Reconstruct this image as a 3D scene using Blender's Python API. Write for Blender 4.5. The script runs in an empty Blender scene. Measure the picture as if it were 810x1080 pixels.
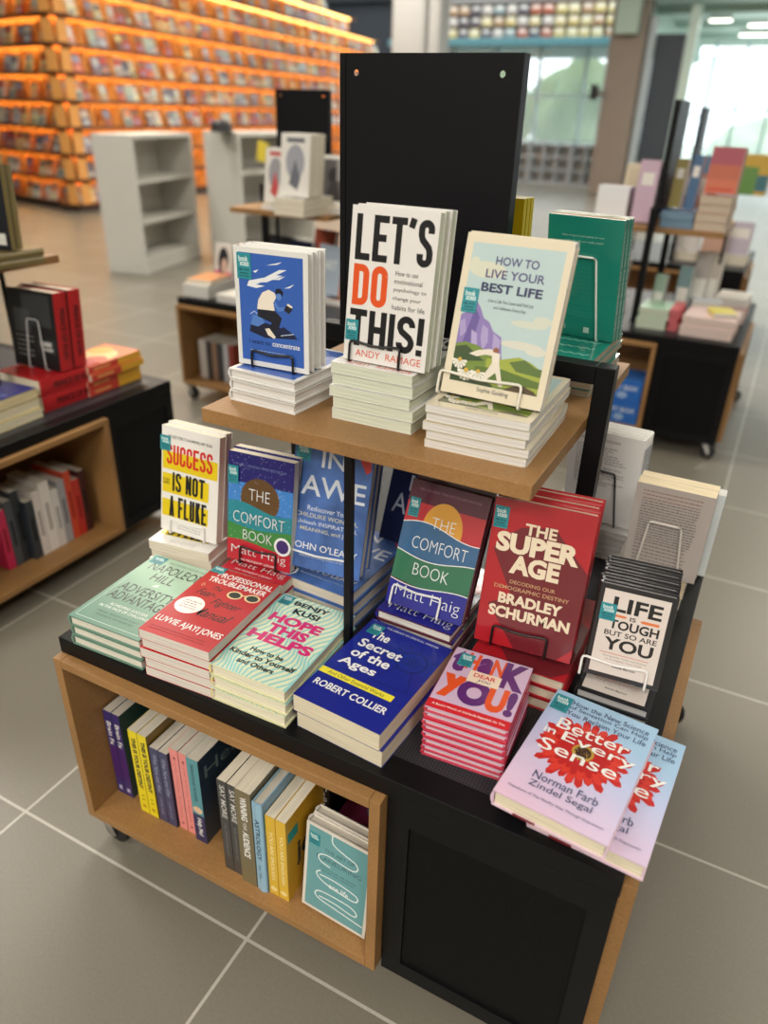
import bpy, bmesh, math, random
from mathutils import Matrix, Vector, Euler
random.seed(7)
SC = bpy.context.scene
COL = SC.collection
PI = math.pi

# ------------------------------------------------------------------ camera
def cam_basis(yaw, pit, rol):
    cy, sy = math.cos(yaw), math.sin(yaw)
    f = Vector((-sy*math.cos(pit), cy*math.cos(pit), -math.sin(pit)))
    r = Vector((cy, sy, 0)); u = r.cross(f)
    c, s = math.cos(rol), math.sin(rol)
    return c*r+s*u, -s*r+c*u, f
cd = bpy.data.cameras.new('camera'); cam = bpy.data.objects.new('camera', cd); COL.objects.link(cam)
r_, u_, f_ = cam_basis(.46645, .49488, .03188)
m = Matrix((r_, u_, -f_)).transposed().to_4x4(); m.translation = Vector((.99034, -.68448, 1.37492))
cam.matrix_world = m
cd.sensor_fit = 'HORIZONTAL'; cd.sensor_width = 36; cd.lens = 34.855; cd.clip_start = .02; cd.clip_end = 200
cd.dof.use_dof = True; cd.dof.focus_distance = 1.2; cd.dof.aperture_fstop = 2.9
SC.camera = cam

# ------------------------------------------------------------------ world, lamps, exposure
SC.view_settings.view_transform = 'Standard'; SC.view_settings.look = 'None'
SC.view_settings.gamma = 1; SC.view_settings.use_curve_mapping = False
SC.view_settings.exposure = -0.4
wd = bpy.data.worlds.new('daylight'); SC.world = wd; wd.use_nodes = True
bg = wd.node_tree.nodes['Background']; bg.inputs[0].default_value = (.86, .95, 1, 1); bg.inputs[1].default_value = 5.0
def area(x, y, z, sx, sy, power, col, rot=(0, 0, 0)):
    l = bpy.data.lights.new('ceiling_or_fill_lamp', 'AREA'); l.shape = 'RECTANGLE'; l.size = sx; l.size_y = sy
    l.energy = power; l.color = col
    o = bpy.data.objects.new('ceiling_or_fill_lamp', l); o.location = (x, y, z); o.rotation_euler = rot; COL.objects.link(o)
WARM = (1, .93, .83)
for x, y, p in ((.9, -4.9, 190), (-2.4, -3.4, 90), (-.3, -.4, 10), (3.0, -2.4, 80), (-1.2, 2.4, 52), (2.6, 3.6, 36), (-4.2, 1.2, 95), (-5.2, 5.2, 130), (-1.0, 6.2, 90), (2.4, 8.0, 90), (-1.0, 11.5, 110), (-5.5, 10.5, 110)):
    area(x, y, 4.15, 1.3, 1.3, p*1.9, WARM)
for x, y in ((-.6, 17.3), (1.5, 20.5)): area(x, y, 3.05, 1.2, .3, 90, (.9, 1, .97))
for x, y in ((.5, 18.5), (0, 22)): area(x, y, 1.9, 3, 3, 70, (.9, 1, .97), (PI, 0, 0))  # added upward fill to brighten the mint ceiling, no fixture there

# ------------------------------------------------------------------ materials
def lin(c):
    return tuple(((v/255)/12.92 if v/255 <= .04045 else ((v/255+.055)/1.055)**2.4) for v in c)
MC = {}
def M(c, rough=.45, coat=0., metal=0., kind=None, emit=0., spec=.5):
    if isinstance(c, bpy.types.Material): return c
    key = (c, rough, coat, metal, kind, emit, spec)
    if key in MC: return MC[key]
    mt = bpy.data.materials.new('surface_%d' % len(MC)); mt.use_nodes = True
    nt = mt.node_tree; b = nt.nodes['Principled BSDF']
    L = lin(c)+(1,)
    b.inputs['Base Color'].default_value = L
    b.inputs['Roughness'].default_value = rough; b.inputs['Metallic'].default_value = metal
    b.inputs['Coat Weight'].default_value = coat; b.inputs['Coat Roughness'].default_value = .08
    b.inputs['Specular IOR Level'].default_value = spec
    if emit:
        b.inputs['Emission Color'].default_value = L; b.inputs['Emission Strength'].default_value = emit
    if kind:
        N = nt.nodes.new; K = nt.links.new
        tc = N('ShaderNodeTexCoord'); mp = N('ShaderNodeMapping'); K(tc.outputs['Object'], mp.inputs[0])
        def ramp(fac, lo, hi):
            mx = N('ShaderNodeMix'); mx.data_type = 'RGBA'; K(fac, mx.inputs[0])
            mx.inputs[6].default_value = tuple(min(1, v*lo) for v in L[:3])+(1,); mx.inputs[7].default_value = tuple(min(1, v*hi) for v in L[:3])+(1,)
            K(mx.outputs[2], b.inputs['Base Color'])
        if kind == 'pages':
            mp.inputs['Scale'].default_value = (6, 6, 900); n = N('ShaderNodeTexNoise'); n.inputs['Scale'].default_value = 1.5; K(mp.outputs[0], n.inputs[0])
            cr = N('ShaderNodeMapRange'); cr.inputs[1].default_value = .35; cr.inputs[2].default_value = .65; K(n.outputs[0], cr.inputs[0]); ramp(cr.outputs[0], .78, 1.08)
        elif kind == 'mdf':
            n = N('ShaderNodeTexNoise'); n.inputs['Scale'].default_value = 260; n.inputs['Detail'].default_value = 4; K(mp.outputs[0], n.inputs[0])
            n2 = N('ShaderNodeTexNoise'); n2.inputs['Scale'].default_value = 5; n2.inputs['Detail'].default_value = 3; K(mp.outputs[0], n2.inputs[0])
            ad = N('ShaderNodeMath'); ad.operation = 'ADD'; K(n.outputs[0], ad.inputs[0]); K(n2.outputs[0], ad.inputs[1])
            cr = N('ShaderNodeMapRange'); cr.inputs[1].default_value = .7; cr.inputs[2].default_value = 1.3; K(ad.outputs[0], cr.inputs[0]); ramp(cr.outputs[0], .78, 1.2)
        elif kind in ('perf_xy', 'perf_xz'):
            mp.inputs['Scale'].default_value = (200, 200, 200)
            fr = N('ShaderNodeVectorMath'); fr.operation = 'FRACTION'; K(mp.outputs[0], fr.inputs[0])
            sb = N('ShaderNodeVectorMath'); sb.operation = 'SUBTRACT'; K(fr.outputs[0], sb.inputs[0]); sb.inputs[1].default_value = (.5, .5, .5)
            ml = N('ShaderNodeVectorMath'); ml.operation = 'MULTIPLY'; K(sb.outputs[0], ml.inputs[0]); ml.inputs[1].default_value = (1, 1, 0) if kind == 'perf_xy' else (1, 0, 1)
            ln = N('ShaderNodeVectorMath'); ln.operation = 'LENGTH'; K(ml.outputs[0], ln.inputs[0])
            lt = N('ShaderNodeMath'); lt.operation = 'GREATER_THAN'; K(ln.outputs[1], lt.inputs[0]); lt.inputs[1].default_value = .3
            ramp(lt.outputs[0], .08, 1.25)
            bp = N('ShaderNodeBump'); bp.inputs['Strength'].default_value = .4; bp.inputs['Distance'].default_value = .001; K(lt.outputs[0], bp.inputs['Height']); K(bp.outputs[0], b.inputs['Normal'])
        elif kind == 'wrap':   # crinkled shrink wrap over print
            n = N('ShaderNodeTexNoise'); n.inputs['Scale'].default_value = 22; n.inputs['Detail'].default_value = 2; K(mp.outputs[0], n.inputs[0])
            bp = N('ShaderNodeBump'); bp.inputs['Strength'].default_value = .25; bp.inputs['Distance'].default_value = .004; K(n.outputs[0], bp.inputs['Height']); K(bp.outputs[0], b.inputs['Coat Normal'])
            b.inputs['Coat Weight'].default_value = .9; b.inputs['Coat Roughness'].default_value = .12
        elif kind == 'cloudy':
            n = N('ShaderNodeTexNoise'); n.inputs['Scale'].default_value = 18; n.inputs['Detail'].default_value = 3; K(mp.outputs[0], n.inputs[0])
            cr = N('ShaderNodeMapRange'); cr.inputs[1].default_value = .35; cr.inputs[2].default_value = .75; K(n.outputs[0], cr.inputs[0]); ramp(cr.outputs[0], .8, 1.7)
        elif kind == 'paint':
            n = N('ShaderNodeTexNoise'); n.inputs['Scale'].default_value = 3; n.inputs['Detail'].default_value = 4; K(mp.outputs[0], n.inputs[0]); ramp(n.outputs[0], .94, 1.06)
        elif kind == 'leaves':
            n = N('ShaderNodeTexNoise'); n.inputs['Scale'].default_value = 4; n.inputs['Detail'].default_value = 6; K(mp.outputs[0], n.inputs[0]); ramp(n.outputs[0], .5, 1.5)
    MC[key] = mt
    return mt

def grad_mat(stops, coat=.1):
    mt = bpy.data.materials.new('printed_fade'); mt.use_nodes = True; nt = mt.node_tree; b = nt.nodes['Principled BSDF']
    tc = nt.nodes.new('ShaderNodeTexCoord'); sx = nt.nodes.new('ShaderNodeSeparateXYZ'); nt.links.new(tc.outputs['Generated'], sx.inputs[0])
    ad = nt.nodes.new('ShaderNodeMath'); ad.operation = 'MULTIPLY_ADD'; nt.links.new(sx.outputs[0], ad.inputs[0]); ad.inputs[1].default_value = .28; nt.links.new(sx.outputs[1], ad.inputs[2])
    cr = nt.nodes.new('ShaderNodeValToRGB'); nt.links.new(ad.outputs[0], cr.inputs[0])
    e = cr.color_ramp.elements
    while len(e) < len(stops): e.new(.5)
    for i, (p, c) in enumerate(stops): e[i].position = p; e[i].color = lin(c)+(1,)
    nt.links.new(cr.outputs[0], b.inputs['Base Color']); b.inputs['Roughness'].default_value = .4; b.inputs['Coat Weight'].default_value = coat
    return mt

WOOD = M((152, 113, 68), .5, kind='mdf'); WOOD_IN = WOOD
BLACK = M((11, 12, 15), .42, spec=.22); BLACKP = M((10, 11, 13), .45, spec=.2)
PERF_T = M((46, 47, 52), .4, spec=.4, kind='perf_xy'); PERF_F = M((12, 12, 14), .5, spec=.15, kind='perf_xz')
PAGE = M((232, 224, 204), .85, kind='pages'); PAGEW = M((226, 224, 220), .85, kind='pages'); PAGEG = M((206, 200, 186), .85, kind='pages'); PAGEY = M((240, 224, 190), .85, kind='pages')
CHROME = M((190, 190, 192), .2, metal=1); RUBBER = M((28, 28, 30), .6)
WHITEP = M((198, 196, 189), .5, kind='paint')

# ------------------------------------------------------------------ mesh builder
class MB:
    def __init__(s): s.v = []; s.f = []; s.m = []; s.mats = []
    def mi(s, mat):
        mat = M(mat) if not isinstance(mat, bpy.types.Material) else mat
        if mat not in s.mats: s.mats.append(mat)
        return s.mats.index(mat)
    def add(s, vs, fs, mat):
        b = len(s.v); i = s.mi(mat); s.v.extend(tuple(v) for v in vs)
        for f in fs: s.f.append(tuple(b+k for k in f)); s.m.append(i)
    def box(s, x0, y0, z0, x1, y1, z1, mat, mx=None):
        vs = [(x, y, z) for x in (x0, x1) for y in (y0, y1) for z in (z0, z1)]
        if mx is not None: vs = [mx @ Vector(v) for v in vs]
        s.add(vs, [(0, 1, 3, 2), (4, 6, 7, 5), (0, 4, 5, 1), (2, 3, 7, 6), (0, 2, 6, 4), (1, 5, 7, 3)], mat)
    def prism(s, pts, z0, z1, mat, mx=None):     # pts: ccw 2d outline in xy
        n = len(pts); vs = [(x, y, z0) for x, y in pts]+[(x, y, z1) for x, y in pts]
        if mx is not None: vs = [mx @ Vector(v) for v in vs]
        s.add(vs, [tuple(range(n))[::-1], tuple(range(n, 2*n))]+[(i, (i+1) % n, n+(i+1) % n, n+i) for i in range(n)], mat)
    def tube(s, pts, r, mat, closed=False, seg=8):
        pts = [Vector(p) for p in pts]; n = len(pts); vs = []; fs = []
        for i, p in enumerate(pts):
            a = pts[(i-1) % n] if (closed or i > 0) else p; c = pts[(i+1) % n] if (closed or i < n-1) else p
            d = (c-a).normalized(); ref = Vector((0, 0, 1)) if abs(d.z) < .9 else Vector((1, 0, 0))
            e1 = d.cross(ref).normalized(); e2 = d.cross(e1)
            for k in range(seg): vs.append(p+r*(math.cos(2*PI*k/seg)*e1+math.sin(2*PI*k/seg)*e2))
        for i in range(n if closed else n-1):
            j = (i+1) % n
            # pick the rotation of ring j that matches ring i best
            best = min(range(seg), key=lambda o: (vs[i*seg]-vs[j*seg+o]).length)
            rev = (vs[i*seg+1]-vs[j*seg+(best+1) % seg]).length > (vs[i*seg+1]-vs[j*seg+(best-1) % seg]).length
            for k in range(seg):
                q = (lambda t: (best-t) % seg) if rev else (lambda t: (best+t) % seg)
                fs.append((i*seg+k, i*seg+(k+1) % seg, j*seg+q(k+1), j*seg+q(k)))
        if not closed: fs += [tuple(range(seg)), tuple((n-1)*seg+k for k in range(seg))]
        s.add(vs, fs, mat)
    def lathe(s, prof, mat, seg=20, mx=None):
        vs = []; fs = []; n = len(prof)
        for k in range(seg):
            a = 2*PI*k/seg
            for r, z in prof: vs.append((r*math.cos(a), r*math.sin(a), z))
        for k in range(seg):
            j = (k+1) % seg
            for i in range(n-1): fs.append((k*n+i, j*n+i, j*n+i+1, k*n+i+1))
        if mx is not None: vs = [mx @ Vector(v) for v in vs]
        s.add(vs, fs, mat)
    def mesh(s, name, smooth=False):
        me = bpy.data.meshes.new(name); me.from_pydata(s.v, [], s.f)
        for mt in s.mats: me.materials.append(mt)
        me.polygons.foreach_set('material_index', s.m)
        if smooth: me.polygons.foreach_set('use_smooth', [True]*len(me.polygons))
        me.update(); return me
    def build(s, name, parent=None, bevel=0, smooth=False, loc=None):
        return link(name, s.mesh(name, smooth), parent, bevel, loc)
def link(name, me, parent=None, bevel=0, loc=None):
    o = bpy.data.objects.new(name, me); COL.objects.link(o)
    if parent is not None: o.parent = parent
    if loc: o.location = loc
    if bevel:
        md = o.modifiers.new('edge', 'BEVEL'); md.width = bevel; md.segments = 2; md.limit_method = 'ANGLE'
    return o
def tag(o, label, cat, group=None, kind=None):
    o['label'] = label; o['category'] = cat
    if group: o['group'] = group
    if kind: o['kind'] = kind
    return o
def empty(name, loc=(0, 0, 0), rot=(0, 0, 0)):
    o = bpy.data.objects.new(name, None); COL.objects.link(o); o.location = loc; o.rotation_euler = rot; o.empty_display_size = .05; return o
def structure(o): o['kind'] = 'structure'; return o
ORD = ['topmost', 'second from top', 'third from top', 'fourth from top', 'fifth from top', 'sixth from top', 'seventh from top', 'eighth from top', 'ninth from top']
NTH = ['first', 'second', 'third', 'fourth', 'fifth', 'sixth', 'seventh', 'eighth', 'ninth', 'tenth', 'eleventh', 'twelfth', 'thirteenth', 'fourteenth', 'fifteenth', 'sixteenth', 'seventeenth', 'eighteenth', 'nineteenth', 'twentieth', 'twenty-first', 'twenty-second', 'twenty-third', 'twenty-fourth']

# ------------------------------------------------------------------ lettering and flat print
TG = {}
def text_geo(t, bold, res, shear):
    k = (t, bold, res, shear)
    if k not in TG:
        cu = bpy.data.curves.new('t', 'FONT'); cu.body = t; cu.offset = bold; cu.resolution_u = res; cu.shear = shear; cu.fill_mode = 'FRONT'
        ob = bpy.data.objects.new('t', cu); me = ob.to_mesh()
        vs = [tuple(v.co[:2]) for v in me.vertices]; fs = [tuple(p.vertices) for p in me.polygons]
        ob.to_mesh_clear(); bpy.data.objects.remove(ob); bpy.data.curves.remove(cu)
        TG[k] = (vs, fs)
    return TG[k]
def T(t, u0, v0, u1, v1, c, bold=0., shear=0., res=3): return ('t', t, u0, v0, u1, v1, c, bold, shear, res)
def RC(u0, v0, u1, v1, c): return ('p', [(u0, v0), (u1, v0), (u1, v1), (u0, v1)], c)
def PG(pts, c): return ('p', pts, c)
def DISC(u, v, ru, rv, c, n=24, a0=0, a1=2*PI): return ('p', [(u+ru*math.cos(a0+(a1-a0)*i/n), v+rv*math.sin(a0+(a1-a0)*i/n)) for i in range(n+(0 if a1-a0 > 6.2 else 1))], c)
def STROKE(pts, wu, c, asp=1.):   # polyline of constant width
    out = []
    for i, (u, v) in enumerate(pts):
        a = pts[max(0, i-1)]; b = pts[min(len(pts)-1, i+1)]; dx, dy = b[0]-a[0], (b[1]-a[1])*asp; l = math.hypot(dx, dy) or 1
        out.append((u-dy/l*wu/2, v+dx/l*wu/2/asp, u+dy/l*wu/2, v-dx/l*wu/2/asp))
    return ('q', out, c)
def SMOOTH(pts, n=5):
    out = []; m = len(pts)
    for i in range(m-1):
        p0, p1, p2, p3 = pts[max(0, i-1)], pts[i], pts[i+1], pts[min(m-1, i+2)]
        for k in range(n):
            t = k/n; f = lambda a, b, c, d: .5*(2*b+(c-a)*t+(2*a-5*b+4*c-d)*t*t+(3*b-a-3*c+d)*t**3)
            out.append((f(p0[0], p1[0], p2[0], p3[0]), f(p0[1], p1[1], p2[1], p3[1])))
    out.append(pts[-1]); return out
def arc(cx, cy, rx, ry, a0, a1, n=9): return [(cx+rx*math.cos(math.radians(a0+(a1-a0)*i/n)), cy+ry*math.sin(math.radians(a0+(a1-a0)*i/n))) for i in range(n+1)]
def _glyph(ch, w, h, s):   # stroke centre lines in a box of w by h, stem s
    a, b, c, d = s/2, w-s/2, s/2, h-s/2; r = min((b-a)/2, (d-c)/2); mx = (a+b)/2
    O = arc(mx, d-r, r, r, 0, 180)+arc(mx, c+r, r, r, 180, 360)
    return {'L': [[(a, h), (a, 0)], [(0, c), (w, c)]], 'E': [[(a, h), (a, 0)], [(0, c), (w, c)], [(0, d), (w, d)], [(0, h*.52), (w*.88, h*.52)]],
            'F': [[(a, h), (a, 0)], [(0, d), (w, d)], [(0, h*.5), (w*.88, h*.5)]], 'T': [[(mx, h), (mx, 0)], [(0, d), (w, d)]], 'I': [[(mx, h), (mx, 0)]],
            'H': [[(a, h), (a, 0)], [(b, h), (b, 0)], [(a, h*.5), (b, h*.5)]], 'N': [[(a, h), (a, 0)], [(b, h), (b, 0)], [(a, h), (b, 0)]], 'U': [[(a, h)]+arc(mx, c+r, r, r, 180, 360)+[(b, h)]],
            'O': [O+[O[0]]], 'D': [[(a, 0), (a, h)], [(a, d), (b-r, d)]+arc(b-r, d-r, r, r, 90, 0)+arc(b-r, c+r, r, r, 0, -90)+[(a, c)]], 'C': [[(b, h*.66)]+arc(mx, d-r, r, r, 0, 180)+arc(mx, c+r, r, r, 180, 360)+[(b, h*.34)]],
            'S': [[(b, h*.72)]+arc(mx, d-r, r, r, 0, 180)+[(a, h*.68), (a+r*.3, h*.58), (b-r*.3, h*.42), (b, h*.32)]+arc(mx, c+r, r, r, 0, -180)+[(a, h*.28)]],
            'A': [[(a*.9, 0), (mx, h)], [(w-a*.9, 0), (mx, h)], [(w*.22, h*.24), (w*.78, h*.24)]], 'K': [[(a, h), (a, 0)], [(b, h), (a, h*.42)], [(mx*.9, h*.56), (b, 0)]],
            "'": [[(mx+s*.1, h), (mx-s*.25, h*.8)]], '!': [[(mx, h), (mx, h*.28)], [(mx, s*.9), (mx, 0)]]}.get(ch, [])
def BLK(t, u0, v0, u1, v1, c, stem, asp):   # heavy condensed capitals; asp = cover height / width
    W, Hh = u1-u0, (v1-v0)*asp; rel = {'I': .0, "'": .0, '!': .0, ' ': .45}; nar = sum(ch in "I'!" for ch in t); gap = stem*.42
    unit = (W-gap*(len(t)-1)-nar*stem*1.02)/max(1e-6, sum(rel.get(ch, 1.) for ch in t if ch not in "I'!"))
    x = u0; out = []
    for ch in t:
        w = stem*1.02 if ch in "I'!" else unit*rel.get(ch, 1.)
        for line in _glyph(ch, w, Hh, stem): out.append(STROKE([(x+px, v0+py/asp) for px, py in line], stem, c, asp))
        x += w+gap
    return out
def LINES(u0, u1, v0, v1, n, c, jit=.15, seed=1):    # rows of unreadably small print
    rnd = random.Random(seed); o = []
    for i in range(n):
        v = v0+(v1-v0)*i/max(1, n-1); h = abs(v1-v0)/max(1, n)*.32; a = u0
        end = u1-rnd.random()*jit*(u1-u0)
        while a < end:
            b = min(end, a+(.02+.05*rnd.random())); o.append(RC(a, v-h/2, b, v+h/2, c)); a = b+.012
    return o
def WAVEBAND(v0, v1, amp0, amp1, c, ph=0., n=16):
    lo = [(i/n, v0+amp0*math.sin(ph+i/n*5)) for i in range(n+1)]; hi = [(i/n, v1+amp1*math.sin(ph+i/n*5)) for i in range(n+1)]
    return ('s', lo, hi, c)
def put(mb, art, fn, gloss, wrap):
    """art in 0..1 coordinates; fn(u,v,k) gives the point of print layer k"""
    k = 0; lastgrp = None
    for a in art:
        k += 1
        c = a[-1] if a[0] in 'pqs' else a[6]
        mat = M(c, gloss, .1, kind='wrap' if wrap else None) if not isinstance(c, bpy.types.Material) else c
        if a[0] == 'p':
            pts = a[1]
            mb.add([fn(u, v, k) for u, v in pts], [tuple(range(len(pts)))], mat)
        elif a[0] == 'q':
            q = a[1]; n = len(q)
            mb.add([fn(p[0], p[1], k) for p in q]+[fn(p[2], p[3], k) for p in q], [(i, i+1, n+i+1, n+i) for i in range(n-1)], mat)
        elif a[0] == 's':
            lo, hi = a[1], a[2]; n = len(lo)
            mb.add([fn(u, v, k) for u, v in lo]+[fn(u, v, k) for u, v in hi], [(i, i+1, n+i+1, n+i) for i in range(n-1)], mat)
        else:
            _, t, u0, v0, u1, v1, c, bold, shear, res = a
            vs, fs = text_geo(t, bold, res, shear)
            if not vs: continue
            xs = [p[0] for p in vs]; ys = [p[1] for p in vs]; x0, x1, y0, y1 = min(xs), max(xs), min(ys), max(ys)
            mb.add([fn(u0+(x-x0)/(x1-x0)*(u1-u0), v0+(y-y0)/max(1e-6, y1-y0)*(v1-v0), k) for x, y in vs], fs, mat)

# ------------------------------------------------------------------ books
BK = {}
def book(key, w, h, t, cover, hard=False, spine=None, back=None, page=None, art=(), bart=(), sart=(), gloss=.32, wrap=False, sticker=None, rnd=0., tail=()):
    """Local frame: x from spine to fore edge, y up the cover, z from back cover to front cover."""
    page = page or (PAGEW if hard else PAGE)
    mb = MB(); c = .0024 if hard else .0005; ov = .003 if hard else .0004
    W = lambda col: M(col, gloss, .1, kind='wrap' if wrap else None) if not isinstance(col, bpy.types.Material) else col
    cm, sm, bm_ = W(cover), W(spine or cover), W(back or cover)
    def panel(z0, z1, mat):
        if rnd:
            pts = [(0, 0)]
            for (cx, cy, a0) in ((w-rnd, rnd, -PI/2), (w-rnd, h-rnd, 0)):
                pts += [(cx+rnd*math.cos(a0+i*PI/8), cy+rnd*math.sin(a0+i*PI/8)) for i in range(5)]
            pts.append((0, h)); mb.prism(pts, z0, z1, mat)
        else: mb.box(0, 0, z0, w, h, z1, mat)
    panel(t-c, t, cm); panel(0, c, bm_)
    if hard:     # gently rounded spine
        n = 6; out = [(-.0028*math.sin(PI*i/n), c+(t-2*c)*i/n) for i in range(n+1)]
        for i in range(n):
            (xa, za), (xb, zb) = out[i], out[i+1]
            mb.add([(xa, 0, za), (xb, 0, zb), (xb, h, zb), (xa, h, za), (.002, 0, za), (.002, 0, zb), (.002, h, zb), (.002, h, za)], [(0, 1, 2, 3), (0, 4, 5, 1), (3, 2, 6, 7), (4, 7, 6, 5)], sm)
    else: mb.box(0, 0, c, c, h, t-c, sm)
    E = 1.2e-5
    put(mb, art, lambda u, v, k: (u*w, v*h, t+k*E), gloss, wrap)
    put(mb, bart, lambda u, v, k: ((1-u)*w, v*h, -k*E), gloss, wrap)
    sx = -.003 if hard else 0
    put(mb, sart, lambda u, v, k: (sx-.0002-k*E, h*(1-u), v*t), gloss, wrap)
    for (x0, z0, x1, z1, tc_) in tail: mb.add([(x0*w, -.0006, z0*t), (x1*w, -.0006, z0*t), (x1*w, -.0006, z1*t), (x0*w, -.0006, z1*t)], [(0, 1, 2, 3)], M(tc_, gloss, .1))
    pb = MB(); pb.box(c if not hard else .003, ov, c, w-ov-.0006, h-ov, t-c, page)
    d = dict(w=w, h=h, t=t, hard=hard, cover=mb.mesh('cover'), page=pb.mesh('page_block'), sticker=None, name='hardcover_book' if hard else 'paperback_book')
    if sticker:
        u0, v0, u1, v1 = sticker; s = MB(); z = t+len(art)*E+.0001
        s.box(u0*w, v0*h, z, u1*w, v1*h, z+.0003, M((44, 142, 154), .35))
        wht = (225, 240, 238); dk = (20, 70, 75); top = z+.0003
        put(s, [T('book', .14, .68, .8, .9, wht, .02), T('xcess', .2, .5, .86, .66, wht, .02), T('RM 34.90', .12, .3, .86, .42, dk, .01), RC(.2, .2, .8, .24, dk), RC(.12, .1, .88, .13, dk)],
            lambda u, v, k: ((u0+u*(u1-u0))*w, (v0+v*(v1-v0))*h, top+k*E), .4, False)
        d['sticker'] = s.mesh('price_sticker')
    BK[key] = d
    return d
def place(key, label, M4, group=None, sticker=False, cat='book'):
    d = BK[key]; o = empty(d['name']); o.matrix_world = M4
    link('cover', d['cover'], o); link('page_block', d['page'], o)
    if sticker and d['sticker']:
        s = link('price_sticker', d['sticker'], o); s['label'] = 'teal price sticker'
    return tag(o, label, cat, group)
def frame(loc, rz=0., tilt=PI/2, spin=0.):
    """tilt = lean back from upright; PI/2 lies flat face up"""
    return Matrix.Translation(loc) @ Matrix.Rotation(rz, 4, 'Z') @ Matrix.Rotation(PI/2-tilt, 4, 'X') @ Matrix.Rotation(spin, 4, 'Y')
def stack(key, n, x, y, z, rz, what, where, group, jit=.003, sticker_top=False, seed=0):
    rnd = random.Random(seed+n); d = BK[key]; w, h, t = d['w'], d['h'], d['t']
    for i in range(n):
        k = n-1-i
        dx, dy, dr = (rnd.uniform(-jit, jit), rnd.uniform(-jit, jit), rnd.uniform(-jit, jit)*2) if i < n-1 or n == 1 else (0, 0, 0)
        pos = ORD[k] if n > 1 and k < n-1 else ('bottom' if n > 1 else '')
        lab = ('%s of %s %s' % (pos, what[1], where)) if n > 1 else '%s %s' % (what[0], where)
        place(key, lab, frame((x+dx, y+dy, z+i*(t+.0012)), rz+dr), group, sticker_top and k == 0)
    return z+n*(t+.0012)
def standing(key, n, x, y, z, rz, tilt, labels, group, sticker=True, seed=3, slip=.004):
    """front cover's lower left corner at x,y,z; further copies stand behind it"""
    d = BK[key]; t = d['t']; rnd = random.Random(seed)
    for i in range(n):
        mt = frame((x, y, z), rz, tilt)
        off = mt.to_3x3() @ Vector((0, 0, -t))
        st = Matrix.Rotation(rz, 3, 'Z') @ Vector((rnd.uniform(-slip, slip) if i else 0, i*(t+.0012)/math.cos(tilt), 0))
        mm = mt.copy(); mm.translation = Vector((x, y, z))+off+st
        place(key, labels[i], mm, group, sticker and i == 0)
def upright(key, n, x, y, z, *a, **k):   # as standing(), z is the surface the books rest on
    tilt = a[1]; standing(key, n, x, y, z+.001+BK[key]['t']*math.sin(tilt), *a, **k)
def facing_away(key, n, x, y, z, rz, tilt, labels, group, seed=5, slip=.004):
    """back cover's lower right corner (as seen) at x,y,z, top leaning towards the viewer; further copies stand beyond"""
    d = BK[key]; t = d['t']; rnd = random.Random(seed)
    for i in range(n):
        mm = frame((x, y, z), rz+PI, tilt)
        mm.translation = Vector((x, y, z))+Matrix.Rotation(rz, 3, 'Z') @ Vector((rnd.uniform(-slip, slip) if i else 0, i*(t+.0012)/math.cos(tilt), 0))
        place(key, labels[i], mm, group)
def easel(x, y, z, rz, tilt, x0, x1, depth, lip, back, col, label, away=False, r=.0021):
    """bent wire stand; the front lip lies over the lower cover, the U behind carries the books"""
    a, b = x0, x1; pts = []
    f, k = .004, -(depth+.004)
    raw = [(a, lip, f), ((a+b)/2, lip-.004, f+.001), (b, lip, f), (b, -.002, f), (b, -.003, f-.004), (b, -.003, k+.004), (b, 0, k), (b-.012, back, k), (a+.012, back, k), (a, 0, k), (a, -.003, k+.004), (a, -.003, f-.004), (a, -.002, f)]
    n = len(raw); V = [Vector(p) for p in raw]
    for i in range(n):     # round the corners
        p, q, s = V[i-1], V[i], V[(i+1) % n]
        d1 = min(.006, (p-q).length*.4); d2 = min(.006, (s-q).length*.4)
        A = q+(p-q).normalized()*d1; B = q+(s-q).normalized()*d2
        pts += [A, (A+2*q+B)/4, B]
    mb = MB(); mb.tube(pts, r, M(col, .3), closed=True, seg=6)
    o = mb.build('book_stand', smooth=True)
    mt = frame((x, y, z), rz+(PI if away else 0), tilt)
    if away: mt.translation = Vector((x, y, z))+mt.to_3x3() @ Vector((0, 0, depth))
    o.matrix_world = mt
    return tag(o, label, 'book stand', 'wire book stands')

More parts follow.
